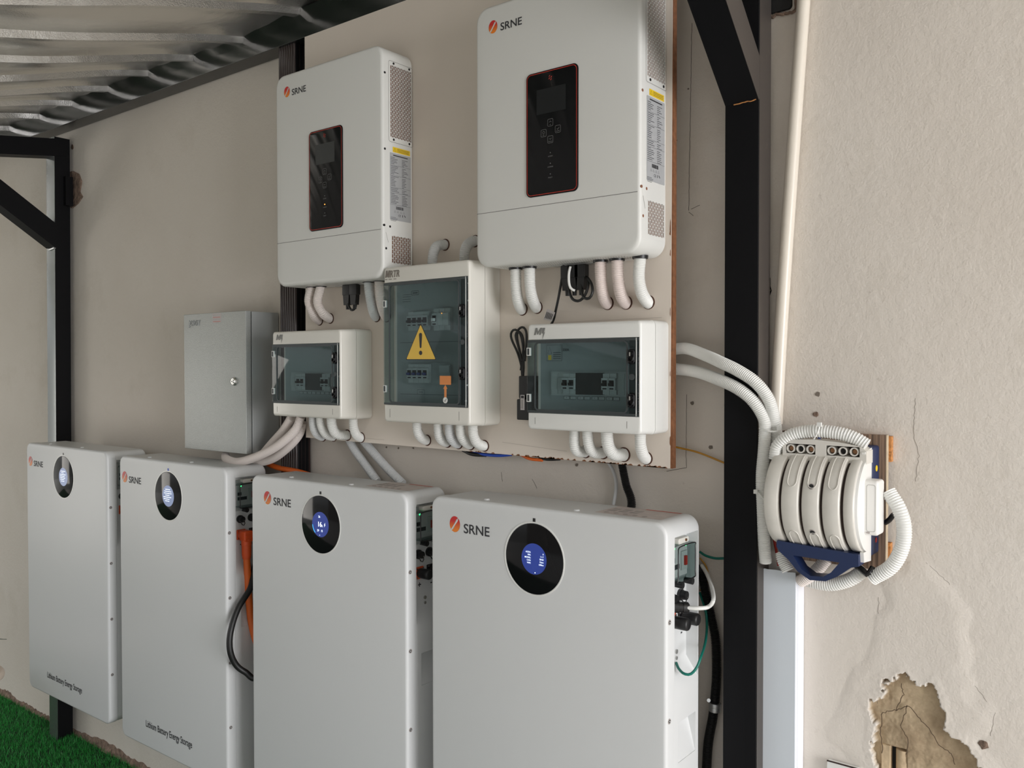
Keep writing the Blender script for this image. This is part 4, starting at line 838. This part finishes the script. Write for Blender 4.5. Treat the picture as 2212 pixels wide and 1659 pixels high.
for i, (a, b, c, d), lab, mt_ in (
  (0, ((676,903),(677,920),(684,936),(697,943)), 'leftmost conduit curling out under the small left breaker box', 'pipegrey'),
  (0, ((691,903),(694,920),(704,938),(720,943)), 'second conduit from the left curling out under the small left breaker box', 'pipe'),
  (0, ((715,906),(718,922),(728,938),(750,940)), 'fat white conduit bending far right under the small left breaker box', 'pipe'),
  (0, ((763,906),(764,922),(769,938),(780,945)), 'rightmost conduit under the small left breaker box', 'pipe'),
  (1, ((900,914),(902,930),(909,944),(922,951)), 'leftmost conduit under the tall breaker box, apart from the others', 'pipe'),
  (1, ((946,920),(948,937),(954,950),(966,955)), 'second conduit from the left under the tall breaker box', 'pipe'),
  (1, ((970,922),(972,939),(979,952),(990,958)), 'middle conduit of the five under the tall breaker box', 'pipegrey'),
  (1, ((994,922),(996,939),(1004,953),(1016,960)), 'fourth conduit from the left under the tall breaker box', 'pipe'),
  (1, ((1021,923),(1023,940),(1031,957),(1046,963)), 'rightmost conduit of the five under the tall breaker box', 'pipe'),
  (2, ((1242,936),(1241,958),(1247,974),(1264,976)), 'leftmost white conduit under the right breaker box', 'pipe'),
  (2, ((1268,938),(1272,960),(1282,977),(1302,978)), 'second white conduit from the left under the right breaker box', 'pipe'),
  (2, ((1310,940),(1314,962),(1326,981),(1347,982)), 'third and fattest white conduit under the right breaker box', 'pipe'),
  (2, ((1383,943),(1384,962),(1388,980),(1396,990)), 'rightmost white conduit under the right breaker box', 'pipe')):
    y = 1.662; p0 = W(*a, y); p0 = Vector((p0.x, y, zdb[i]+.004)); conduit([p0, W(*b, y), W(*c, y+.014), W(*d, BF)], lab, 'conduits below the breaker boxes', r=.0128 if 'fat' not in lab else .0145, m=mt_)
for (a, b, c, d), lab in ((((933,568),(936,548),(944,532),(961,529)), 'grey-white conduit rising from the tall breaker box, left of the pair'), (((1003,562),(1004,545),(1011,528),(1026,521)), 'grey-white conduit rising from the tall breaker box, right of the pair by the inverter')):
    y = 1.672; p0 = W(*a, y); conduit([Vector((p0.x, y, H+.1625*k-.002)), W(*b, y), W(*c, y+.012), W(*d, BF)], lab, 'conduits above the tall breaker box', m='pipegrey')
# conduits lying towards the grey enclosure
def P3(l): return [W(*p) for p in l]
zc = H-.318+.013
conduit([W(650,900,1.668), W(640,925,1.665), W(616,950,1.66), W(585,972,1.655), W(545,990,1.645), W(512,998,1.640), W(490,992,1.655), W(487,984,1.70)], 'pinkish conduit arching from the small breaker box over the second battery, front one', 'conduits beside the grey enclosure', r=.0135, m='pipebeige', hole=False)
conduit([W(630,902,1.672), W(612,930,1.680), W(590,955,1.69), W(573,975,1.70), W(560,990,1.71)], 'pinkish conduit behind the front one, closest to the grey enclosure', 'conduits beside the grey enclosure', r=.0135, m='pipebeige', hole=False)
conduit([W(654,912,1.690), W(645,940,1.69), W(620,968,1.69), W(590,990,1.69), W(560,998,1.69), W(520,998,1.70)], 'pinkish conduit lowest in the bundle, in front of the fluted column', 'conduits beside the grey enclosure', r=.0135, m='pipebeige', hole=False)
conduit([W(745,930,1.755), W(765,970,1.756), W(790,1005,1.757), W(815,1040,1.758)], 'grey-white conduit slanting down behind the third battery, left of two', 'conduits below the board', r=.0125, m='pipegrey', hole=False)
conduit([W(772,935,1.755), W(800,970,1.756), W(835,1010,1.757), W(870,1045,1.758)], 'grey-white conduit slanting down behind the third battery, right of two', 'conduits below the board', r=.0125, m='pipegrey', hole=False)
# right side
conduit([W(1415,762,1.752), W(1450,756,1.750), W(1483,753,1.742), W(1525,768,1.715), W(1560,784,1.690), W(1593,800,1.682), W(1632,826,1.682), W(1660,862,1.690), W(1672,905,1.700), W(1676,940,1.715), W(1676,985,1.725)], 'upper white conduit coming from behind the board across the black post', 'conduits crossing the post', r=.0128, hole=False)
conduit([W(1415,800,1.752), W(1450,797,1.750), W(1499,802,1.735), W(1545,817,1.70), W(1593,839,1.683), W(1628,868,1.683), W(1651,907,1.690), W(1652,945,1.695), W(1650,979,1.695), W(1646,1032,1.695), W(1648,1099,1.698), W(1650,1152,1.70), W(1654,1215,1.71)], 'lower white conduit crossing the post and running down beside the rotary switch', 'conduits crossing the post', r=.0128, hole=False)
conduit([W(1674,992,1.68), W(1681,962,1.68), W(1712,939,1.68), W(1759,931,1.682), W(1812,936,1.684), W(1847,947,1.686), W(1873,962,1.688)], 'white conduit arching over the top of the rotary switch', r=.0130, pitch=.0052, hole=False)
conduit([W(1919,1062,1.715), W(1942,1099,1.71), W(1953,1139,1.71), W(1948,1184,1.712), W(1925,1224,1.715), W(1884,1249,1.72)], 'white conduit curving like a C at the right of the rotary switch', r=.0140, pitch=.0046, hole=False)
conduit([W(1866,1232,1.735), W(1836,1252,1.735), W(1796,1262,1.737), W(1757,1257,1.738), W(1730,1246,1.74)], 'white conduit sagging under the blue handle of the rotary switch', r=.0135, pitch=.0046, hole=False)
conduit([W(1785,1208,1.715), W(1768,1228,1.71), W(1748,1245,1.71), W(1728,1256,1.715)], 'short pinkish conduit seen through the blue handle', r=.0125, m='pipebeige', hole=False)
conduit([W(1688,1195,1.72), W(1692,1212,1.715), W(1702,1232,1.712)], 'short white conduit stub just above the top of the trunking', r=.0125, hole=False)
conduit([W(1340,985,1.755), W(1352,1045,1.756), W(1364,1095,1.762), Vector((-1.06, 1.766, 1.15)), Vector((-.90, 1.766, 1.08)), W(1510,1230,1.766), W(1524,1280,1.762), W(1537,1336,1.758), W(1546,1386,1.756), W(1548,1454,1.755), W(1545,1504,1.755), W(1540,1548,1.755), W(1530,1605,1.755), W(1526,1670,1.755), W(1522,1760,1.757)], 'black flexible conduit running from the board down beside the nearest battery', r=.0105, m='rubber', hole=False, amp=.2)
def clamp():
    mb = MB(); a = W(1545, 1518, 1.755); b = W(1544, 1536, 1.755); mb.cyl(a, b, .0128, .0128, 'zinc', 24, prof=[(0, .0125), (.1, .0132), (.45, .0132), (.5, .0127), (.55, .0132), (.9, .0132), (1, .0125)]); mb.cyl(W(1531, 1513, 1.752), W(1531, 1513, 1.747), .004, .004, 'silver', 14); mb.build('pipe_clamp', label='shiny metal clamp around the black flexible conduit', category='clamp')
clamp()
cable('hose', [W(1300,985,1.765), W(1318,1005,1.766), W(1329,1030,1.768), W(1331,1055,1.768), W(1325,1090,1.768)], .0042, 'pipegrey', 'thin grey hose curving down behind the nearest battery', 'hose')
# ------------------------------------------------------------------ cables
cable('cable', [WX(1486, 1313, -.835*KB), WX(1508, 1314, -.815*KB), WX(1530, 1311, -.80*KB), W(1541, 1296, 1.64), W(1538, 1270, 1.70), W(1527, 1240, 1.74), W(1516, 1222, 1.765)], .0042, 'pipe', 'white cable plugged into the side of the nearest battery')
def gland():
    F = -.845-.0285; zt = YB1[3][3]; mb = MB(); a = Vector((F+.004, 1.664, zt-.172)); b = WX(1489, 1313, -.835)
    mb.cyl((F+.01, 1.660, zt-.187), WX(1489, 1313, -.836), .0115, .010, 'black', 20, prof=[(0, .0125), (.35, .0125), (.37, .011), (.6, .011), (.62, .0125), (.92, .0115), (1, .008)]); mb.build('cable_gland', label='black plug with ribbed collar on the nearest battery, white cable leaving it', category='plug')
XF = cabinet_xf; gland(); XF = None
cable('earth_wire', [WX(1461, 1432, -.868*KB), WX(1466, 1444, -.855*KB), WX(1477, 1455, -.838*KB), WX(1492, 1456, -.825*KB), WX(1506, 1440, -.815*KB), WX(1515, 1415, -.815*KB), W(1524, 1385, 1.70), W(1527, 1350, 1.74), W(1524, 1318, 1.75), W(1512, 1280, 1.765)], .0028, 'green', 'green earth wire bolted to the side of the nearest battery', 'wire')
cable('earth_wire', [W(1512, 1192, 1.768), W(1524, 1200, 1.765), W(1545, 1206, 1.765), W(1566, 1206, 1.768)], .0028, 'green', 'green earth wire running from behind the nearest battery to the post', 'wire')
cable('wire', [W(1512, 1205, 1.77), W(1526, 1225, 1.77), W(1530, 1250, 1.77), W(1524, 1270, 1.77), W(1512, 1275, 1.77)], .0018, 'yelloww', 'thin dark yellow wire looping behind the nearest battery', 'wire')
cable('wire', [W(1440, 962, 1.765), W(1470, 968, 1.768), W(1510, 978, 1.770), W(1565, 1000, 1.771)], .0022, 'yelloww', 'ochre wire running from the board to the post', 'wire')
cable('power_cable', [W(560, 990, 1.735), W(575, 1000, 1.73), W(600, 1010, 1.725), W(640, 1018, 1.72), W(680, 1030, 1.73)], .0085, 'orangec', 'thick orange cable in front of the foot of the fluted column')
cable('wire', [W(1012, 975, 1.735), W(1040, 981, 1.73), W(1075, 984, 1.73), W(1105, 982, 1.735)], .004, 'bluew', 'blue wire peeping out under the bottom edge of the board', 'wire')
cable('wire', [W(1000, 972, 1.735), W(1020, 981, 1.728), W(1050, 983, 1.733)], .005, 'rubber', 'black wire end under the bottom edge of the board, left', 'wire')
cable('wire', [W(1125, 982, 1.735), W(1145, 991, 1.73), W(1172, 994, 1.733)], .004, 'orangec', 'orange wire peeping out under the bottom edge of the board', 'wire')
cable('wire', [W(1165, 990, 1.735), W(1185, 993, 1.73), W(1210, 992, 1.735)], .003, 'rubber', 'black wire under the bottom edge of the board, right of the orange one', 'wire')
def plugs(px0, n, lab, g):
    for i in range(n):
        p = W(px0+i*15, 620, 1.668); rt = empty('data_plug', (p.x, 1.668, IB-.07), lab[i], 'plug', g)
        mb = MB(); mb.plate(p.x-.0145, p.x+.0145, IB-.030, IB-.0005, -.008, .008, .002, .001, front(1.668), 'black', 3); mb.prism([(p.x-.0125, IB-.028), (p.x+.0125, IB-.028), (p.x+.0095, IB-.058), (p.x-.0095, IB-.058)], front(1.668), -.007, .007, 'black'); mb.build('hood', rt)
        mb = MB(); mb.cyl((p.x, 1.668, IB-.056), (p.x, 1.668, IB-.070), .0055, .005, 'rubber', 14); mb.build('strain_relief', rt)
plugs(751, 2, ['left black plug under the left inverter', 'right black plug under the left inverter'], 'plugs under the inverters')
plugs(1226, 3, ['leftmost black plug under the right inverter, behind the white cable', 'middle black plug under the right inverter', 'right black plug under the right inverter, above the larger cable loop'], 'plugs under the inverters')
cable('data_cable', [W(751, 645, 1.668), W(752, 656, 1.664), W(758, 669, 1.66), W(766, 667, 1.66), W(769, 656, 1.664), W(766, 645, 1.668)], .0034, 'rubber', 'short black cable looped between the plugs under the left inverter')
cable('data_cable', [W(1226, 605, 1.668), W(1229, 625, 1.66), W(1236, 645, 1.652), W(1250, 650, 1.65), W(1262, 640, 1.652), W(1270, 620, 1.655), W(1271, 603, 1.668)], .0032, 'rubber', 'wide black cable loop hanging under the right inverter')
cable('data_cable', [W(1256, 605, 1.668), W(1256, 628, 1.658), W(1262, 643, 1.648), W(1273, 644, 1.646), W(1280, 630, 1.648), W(1277, 612, 1.655), W(1268, 598, 1.668)], .0032, 'rubber', 'smaller black cable loop at the right under the right inverter')
cable('data_cable', [W(1232, 576, 1.655), W(1229, 590, 1.652), W(1229, 610, 1.650), W(1233, 623, 1.650), W(1242, 628, 1.655)], .0030, 'pipe', 'short cream cable hanging in front of the black plugs')
def adapter():
    p = W(1215, 590, 1.66); cable('adapter_cord', [Vector((p.x, 1.665, IB+.001)), W(1213, 605, 1.668), W(1207, 640, 1.672), W(1201, 668, 1.678), W(1196, 690, 1.69), W(1188, 705, 1.700)], .0030, 'rubber', 'straight black cord hanging from the right inverter to a paper tag')
    mb = MB(); q = [W(1182, 667, 1.676), W(1199, 675, 1.671), W(1192, 694, 1.684), W(1174, 690, 1.688)]; mb.add(q+[v+Vector((0, .0006, 0)) for v in q], [(0, 1, 2, 3), (7, 6, 5, 4), (0, 4, 5, 1), (1, 5, 6, 2), (2, 6, 7, 3), (3, 7, 4, 0)], 'labelw')
    for kk in range(5):
        t = .14+kk*.17; a = q[0].lerp(q[1], t)+Vector((0, -.0008, 0)); b = q[3].lerp(q[2], t)+Vector((0, -.0008, 0)); c, d = a.lerp(b, .25), a.lerp(b, .85); w_ = (q[1]-q[0])*.035; mb.add([c-w_, c+w_, d+w_, d-w_], [(0, 1, 2, 3)], 'ink')
    mb.build('cable_tag', label='printed paper tag wrapped around the black cord above the right breaker box', category='tag')
    rt = empty('power_adapter', (W(1128, 860, 1.69).x, 1.69, W(1128, 908, 1.69).z), 'black power adapter with bundled cord left of the right breaker box', 'adapter')
    x0, x1 = W(1116, 860, 1.675).x, W(1150, 860, 1.675).x; z1, z0 = W(1125, 812, 1.675).z, W(1125, 907, 1.675).z
    mb = MB(); mb.plate(x0, x1, z0, z0+.050, -.029, 0, .003, .002, front(1.675), 'black', 4); mb.plate(x0+.003, x1, z0+.052, z1, -.029, -.004, .003, .002, front(1.675), 'black', 4); mb.box((x0+.005, 1.68, z0+.048), (x1-.002, 1.702, z0+.054), 'black'); mb.build('brick', rt)
    a, b = W(1124, 853, 1.674), W(1133, 886, 1.674); mb = MB(); mb.add([(a.x, 1.6742, a.z), (b.x, 1.6742, a.z), (b.x, 1.6742, b.z), (a.x, 1.6742, b.z)], [(0, 1, 2, 3)], 'labelw'); mb.box((a.x+.002, 1.6738, a.z-.008), (b.x-.002, 1.6741, a.z-.002), 'ink')
    for kk in range(3): mb.box((a.x+.002+kk*.0025, 1.6738, b.z+.004), (a.x+.003+kk*.0025, 1.6741, a.z-.011), 'greypr')
    mb.build('adapter_label', rt)
    mb = MB(); 
    for pts in ([(1128,812),(1126,790),(1118,762),(1106,735),(1104,720),(1112,712),(1124,722),(1130,750),(1131,790),(1130,812)], [(1129,800),(1124,765),(1117,730),(1120,712),(1130,707),(1137,718),(1137,745),(1133,780)], [(1125,800),(1128,775),(1131,745),(1128,725),(1120,716),(1114,724),(1120,750),(1128,780)]):
        mb.tube([W(a_, b_, 1.692-.004*i_/len(pts)) for i_, (a_, b_) in enumerate(pts)], .0029, 'rubber', 10)
    mb.build('bundled_cord', rt, label='black cord folded into loops')
adapter()

# ------------------------------------------------------------------ rotary changeover switch on plywood
def switch():
    p, q = W(1655, 936, 1.752), W(1914, 1240, 1.752)
    rt = empty('mounting_plank', ((p.x+q.x)/2, 1.76, q.z), 'streaky brown wooden panel behind the rotary switch with chipboard battens', 'panel')
    x0, x1 = W(1690, 936, 1.752).x, W(1914, 940, 1.752).x; z1, z0 = W(1910, 940, 1.752).z, W(1914, 1234, 1.752).z
    mb = MB(); mb.box((x0, 1.752, z0), (x1, 1.766, z1), 'plywood'); mb.build('face_board', rt); mb = MB(); mb.box((x1-.0003, 1.7525, z0), (x1+.0012, 1.766, z1), 'plyedge'); mb.build('board_edge', rt)
    for a, b in ((z1-.003, z1-.052), (z0+.052, z0+.018)): mb = MB(); mb.box((x0+.03, 1.766, a), (x1+.006, 1.7795, b), 'chip'); mb.build('batten', rt, label='orange chipboard batten')
    # switch
    YBk = 1.752; XL, XR = W(1678, 1100, 1.69).x, W(1861, 1100, 1.665).x; cz = W(1750, 1092, 1.62).z
    rt = empty('rotary_switch', ((XL+XR)/2, 1.69, cz-.12), 'large cream barrel-shaped changeover switch with a blue pull handle', 'switch')
    mb = MB(); mb.plate(XL+.012, XR+.0065, cz-.100, cz+.108, -.040, 0, .006, .002, front(1.712), 'navy', 4)
    mb.build('blue_base', rt, label='dark blue rear base')
    mb = MB(); mb.cyl((XR+.0063, 1.735, cz+.065), (XR+.0073, 1.735, cz+.065), .006, .006, 'yellow', 14); mb.cyl((XR+.0063, 1.735, cz-.072), (XR+.0073, 1.735, cz-.072), .005, .005, 'red', 12); mb.build('terminal_marks', rt)
    # body cheeks / carrier
    ov = lambda R_, a0=-88, a1=88, n=26: [(1.705-R_*math.cos(math.radians(a0+(a1-a0)*i/n))*1.0, cz+R_*1.06*math.sin(math.radians(a0+(a1-a0)*i/n))) for i in range(n+1)]
    def drum(xa, xb, R_, m, name, fil=.003):
        mb = MB(); rg = []
        for x, rr in ((xa, R_-fil), (xa+fil*.5, R_-fil*.3), (xa+fil, R_), (xb-fil, R_), (xb-fil*.5, R_-fil*.3), (xb, R_-fil)):
            rg.append([(x, y, z) for y, z in ov(rr)]+[(x, 1.712, cz+rr*.9), (x, 1.712, cz-rr*.9)])
        mb.rings(rg, m); return mb.build(name, rt)
    w_ = XR-XL; gaps = [.19, .42, .645, .865]; edges = [0]+gaps+[1]; gp = .0028
    core = drum(XL+.004, XR-.004, .080, 'brownd', 'barrel_core')
    for i in range(5):
        xa = XL+edges[i]*w_+(gp if i else 0); xb = XL+edges[i+1]*w_-(gp if i < 4 else 0); R_ = .0885 if i in (1, 2, 3) else .087
        d_ = drum(xa, xb, R_, 'switchc', 'barrel_slice', .0035)
        if i in (1, 2, 3):       # embossed tongues and screw wells
            for s_, a0, a1 in ((1, 20, 74), (-1, -74, -34)):
                m2 = MB(); xc = (xa+xb)/2+.002; hw = .0085; ln = [(xc-hw, a1 if s_ > 0 else a0)]; pts = []
                ax = a0 if s_ > 0 else a1
                seq = [(xc-hw, a) for a in np.linspace(a1 if s_ > 0 else a0, ax+(7 if s_ > 0 else -7), 10)]+[(xc-hw*math.cos(t), ax+(7 if s_ > 0 else -7)*(1-math.sin(t))) for t in np.linspace(0.2, math.pi-.2, 8)]+[(xc+hw, a) for a in np.linspace(ax+(7 if s_ > 0 else -7), a1 if s_ > 0 else a0, 10)]
                m2.tube([(x, 1.705-(R_+.0002)*math.cos(math.radians(a)), cz+(R_+.0002)*1.06*math.sin(math.radians(a))) for x, a in seq], .0010, 'switchc', 6, step=.004); m2.build('embossed_tongue', d_)
            if i == 2:
                for a in (22, -33):
                    m2 = MB(); c = Vector(((xa+xb)/2+.001, 1.705-R_*math.cos(math.radians(a)), cz+R_*1.06*math.sin(math.radians(a)))); d2 = Vector((0, -math.cos(math.radians(a)), math.sin(math.radians(a))))
                    m2.cyl(c-d2*.003, c+d2*.0006, .0058, .0058, 'greypr', 18); m2.cyl(c+d2*.0005, c+d2*.0008, .0045, .0045, 'dark', 16); m2.build('screw_well', d_)
    # top terminal flange
    mb = MB(); T0, T1 = cz+.078, cz+.118; fy = 1.672; tl = XL+.018; tr = XR+.006
    poly = [(tl, T0), (tr, T0), (tr, T1-.016), (tr-.012, T1-.008), (tr-.05, T1-.002), ((tl+tr)/2-.02, T1+.001), (tl+.012, T1-.001), (tl, T1-.008)]
    mb.prism(poly, front(fy), -.040, 0, 'switchc')
    cs = []; wins = [(tl+.006, tl+.006+.058), (tr-.012-.062, tr-.012)]
    for a, b in wins: c = MB(); c.box((a, fy-.01, T0+.012), (b, fy+.022, T0+.031), 'switchc'); cs.append(c)
    fl = boolcut(mb, cs).build('terminal_flange', rt)
    for a, b in wins:
        m2 = MB(); m2.box((a-.001, fy+.018, T0+.011), (b+.001, fy+.0205, T0+.032), 'brownd'); m2.build('terminal_well', fl)
        for kk in range(3):
            x = a+(b-a)*(kk+.5)/3; m2 = MB(); zc_ = T0+.0215
            m2.rings([[(x+r_*math.cos(t), y, zc_+r_*math.sin(t)) for t in [2*math.pi*i/20 for i in range(20)]] for r_, y in ((.0082, fy+.018), (.0082, fy+.001), (.0060, fy+.001), (.0060, fy+.016))], 'switchc', caps=False)
            m2.cyl((x, fy+.016, zc_), (x, fy+.008, zc_), .0045, .0045, 'copper' if kk != 1 else 'dark', 12); m2.build('terminal', fl)
    # side frame with right cheek
    mb = MB(); X = XR; pr = [(1.712, cz-.108), (1.668, cz-.104), (1.664, cz-.085)]+ov(.084, -74, 74, 20)[0:]+[(1.668, cz+.10), (1.712, cz+.106)]
    mb.rings([[(X-.002, y, z) for y, z in pr], [(X+.0045, y+.0015*(1 if y < 1.66 else 0), z) for y, z in pr]], 'switchw'); mb.build('side_cheek', rt, label='bright white side cheek')
    # handle block on the right
    mb = MB(); hz = cz-.003; mb.plate(1.668, 1.712, hz-.050, hz+.052, 0, .024, .008, .005, side(XR+.004), 'switchw', 6, 4); hb = mb.build('lever_block', rt, label='white lever block on the right side')
    mb = MB(); mb.ribbon(rrect(XR+.008, XR+.0235, hz-.042, hz+.044, .004), .0008, front(1.6676), 'seaml', closed=True); mb.box((XR+.008, 1.6672, hz-.046), (XR+.014, 1.668, hz-.043), 'greypr'); mb.build('lever_outline', hb)
    # blue handle at the bottom
    zt_, = (cz-.088,); mb = MB(); hf = front(1.655)
    outer = [(XL+.014, zt_+.008), (XR-.002, zt_+.000), (XR-.002, zt_-.022), (XR-.016, zt_-.026), (XR-.040, zt_-.046), (XR-.062, zt_-.058), (XL+.078, zt_-.060), (XL+.055, zt_-.047), (XL+.036, zt_-.026), (XL+.020, zt_-.014), (XL+.013, zt_-.004)]
    inner = [(XL+.046, zt_-.017), (XR-.036, zt_-.019), (XR-.052, zt_-.040), (XR-.066, zt_-.050), (XL+.080, zt_-.052), (XL+.062, zt_-.041)]
    mb.prism(outer, hf, -.034, 0, 'navy'); c = MB(); c.prism(inner, hf, -.06, .02, 'navy'); boolcut(mb, [c]).build('pull_handle', rt, label='dark blue pull handle', ang=50)
    # wires above flange
    for kk, px in enumerate((1716, 1727, 1769)):
        cable('wire', [W(px, 968, 1.70), W(px, 955, 1.70), W(px+1, 940, 1.705)], .0032, 'bluew', ['leftmost blue wire entering the top of the rotary switch', 'second blue wire entering the top of the rotary switch', 'lone blue wire under the zip tie above the rotary switch'][kk], 'wire')
    def tie(pts, lab): m2 = MB(); m2.tube([W(*p_) for p_ in pts], .0018, 'pipe', 6); h = pts[0]; c_ = W(*h); m2.box(c_-Vector((.004, .003, .004)), c_+Vector((.004, .003, .004)), 'pipe'); m2.build('zip_tie', label=lab, category='zip tie')
    tie([(1770,917,1.664),(1769,926,1.663),(1764,938,1.664),(1758,948,1.668)], 'white zip tie around the conduit above the rotary switch')
    tie([(1633,1062,1.680),(1640,1066,1.680),(1650,1078,1.680),(1660,1083,1.69)], 'white zip tie around the conduit left of the rotary switch')
    tie([(1683,925,1.69),(1678,932,1.686),(1660,931,1.680),(1640,925,1.685)], 'white zip tie where the two conduits pass the pvc pipe')
    m2 = MB(); m2.tube([W(1850, 1222, 1.72), W(1862, 1230, 1.715), W(1872, 1240, 1.712), W(1878, 1238, 1.712), W(1886,1226,1.72)], .006, 'rubber', 10); m2.build('black_tape', label='black tape where two conduits meet below the rotary switch', category='tape')
    cable('cable_stub', [W(1912, 1129, 1.745), W(1920, 1124, 1.74), W(1930, 1112, 1.735)], .005, 'rubber', 'short black cable end sticking out right of the wooden panel', 'cable')
    cable('wire', [W(1672, 1165, 1.74), W(1677, 1190, 1.74), W(1682, 1222, 1.74)], .0028, 'red', 'red wire hanging beside the lower left of the rotary switch', 'wire')
M['switchc'] = mat('cream_switch_plastic', (.68, .655, .60), .35, var=(30, .04)); M['switchw'] = mat('white_switch_plastic', (.82, .81, .78), .35); M['brownd'] = mat('dark_brown_slot', (.035, .02, .016), .8); M['seaml'] = mat('seam_light', (.45, .44, .41), .6)
switch()
def trunking():
    L, R = W(1637, 1300, 1.735).x, W(1718, 1300, 1.735).x; zt = W(1680, 1226, 1.735).z; rt = empty('cable_trunking', ((L+R)/2, 1.757, 0), 'white plastic trunking running down the wall beside the black post', 'trunking')
    n = 16; topl = [(R-(R-L)*i/n, zt-.006+.010*i/n*0+random.uniform(-.0012, .0012)+(.006 if i > n-2 else 0)) for i in range(n+1)]
    mb = MB(); mb.prism([(L, 0.0), (R, 0.0)]+topl, front(1.735), -.0016, 0, 'trunk'); mb.build('front_cover', rt)
    mb = MB(); mb.box((R-.002, 1.7366, 0), (R+.0006, 1.779, zt-.014), 'trunkw'); mb.box((R+.0006, 1.745, 0), (R+.0022, 1.779, zt-.022), 'trunkw'); mb.box((L, 1.7366, 0), (L+.0016, 1.779, zt-.02), 'trunkw'); mb.build('channel', rt)
M['trunkw'] = mat('trunking_lit_side', (.86, .87, .92), .35)  # paler copy of the cover white: the lit side put into colour
trunking()
cable('pvc_pipe', [W(1759, -320, 1.762), W(1736, 0, 1.762), W(1694, 600, 1.762), W(1676, 915, 1.762)], .0133, 'pvc', 'cream pvc pipe leaning against the wall right of the black post', 'pipe')

# ------------------------------------------------------------------ lower left corner
def corner():
    Y = 1.40; e_ = W(11, 1452, Y); r_ = .15; v = (e_-Vector((0, 0, H))); pr = Vector((v.y, -v.x, 0)).normalized(); c = Vector((e_.x, e_.y, e_.z))-pr*r_
    rt = empty('stool', (c.x, c.y, 0), 'small tan round stool just entering at the left edge of the picture', 'stool')
    mb = MB(); mb.cyl((c.x, c.y, c.z-.016), (c.x, c.y, c.z+.014), r_, r_, 'pot', 48, prof=[(0, r_*.93), (.2, r_*.985), (.5, r_), (.8, r_*.985), (1, r_*.95)]); mb.build('seat', rt)
    for a in range(4): q = math.radians(45+90*a); mb = MB(); mb.cyl((c.x+.075*math.cos(q), c.y+.075*math.sin(q), c.z-.015), (c.x+.095*math.cos(q), c.y+.095*math.sin(q), 0), .011, .009, 'pot', 14); mb.build('leg', rt)
    zt = c.z+.014; k_ = c-pr*.03; rt = empty('potted_plant', (k_.x, k_.y, zt), 'plant with dark pointed leaves standing on the tan stool, one tip in view', 'plant')
    mb = MB(); mb.cyl((k_.x, k_.y, zt), (k_.x, k_.y, zt+.07), .04, .05, 'pot', 30, prof=[(0, .034), (.8, .046), (.82, .050), (1, .050)]); mb.build('pot', rt)
    tip0 = W(14, 1381, c.y)
    for i in range(7):
        a = 2.2+i*.62; b = Vector((k_.x, k_.y, zt+.065)); tip = tip0 if i == 0 else b+Vector((.13*math.cos(a)-.06, .13*math.sin(a)-.04, .03+.012*i)); mid = b.lerp(tip, .5)+Vector((0, 0, .035))
        P = spline([b, mid, tip], .008); rg = []; n = len(P)
        for j, p in enumerate(P): w_ = .010*math.sin(math.pi*min(.985, max(.06, j/n)))**.7; rg.append([p+Vector((0, w_, 0)), p+Vector((0, 0, .0012)), p+Vector((0, -w_, 0)), p-Vector((0, 0, .001))])
        mb = MB(); mb.rings(rg, 'leaf'); mb.build('leaf', rt)
    e_ = W(30, 1650, 1.12); r_ = .17; v = e_-Vector((0, 0, H)); pr = Vector((v.y, -v.x, 0)).normalized(); c = e_-pr*r_; top_ = W(0, 1590, 1.12).z+.045; mb = MB(); rg = []
    for j in range(13):
        t = j/12; q = r_*1.04*math.sqrt(max(0.0006, 1-t**3)); rg.append([(c.x+q*math.cos(a), c.y+q*.8*math.sin(a), t*top_) for a in [2*math.pi*i/32 for i in range(32)]])
    mb.rings(rg, 'bag'); o = mb.build('bag', label='black fabric bag just entering at the bottom left corner', category='bag')
M['bag'] = mat('black_fabric', (.022, .022, .024), .8, bump=[(300, .3, .001)])
corner()

def low_box():
    a, b = W(1783, 1643, 1.765), W(1852, 1662, 1.765); rt = empty('junction_box', ((a.x+b.x)/2, 1.77, a.z-.06), 'white plastic box low on the wall between the trunking and the clay patch', 'junction box')
    mb = MB(); mb.prism([(a.x, a.z-.07), (b.x, a.z-.07), (b.x, b.z), (a.x+.004, a.z)], front(1.765), -.013, 0, 'offw'); mb.build('body', rt)
    mb = MB(); mb.tube([(a.x+.003, 1.7655, a.z+.001), ((a.x+b.x)/2, 1.7655, (a.z+b.z)/2+.001), (b.x, 1.7655, b.z+.001)], .0016, 'brownd', 6); mb.build('brown_rim', rt)
low_box()
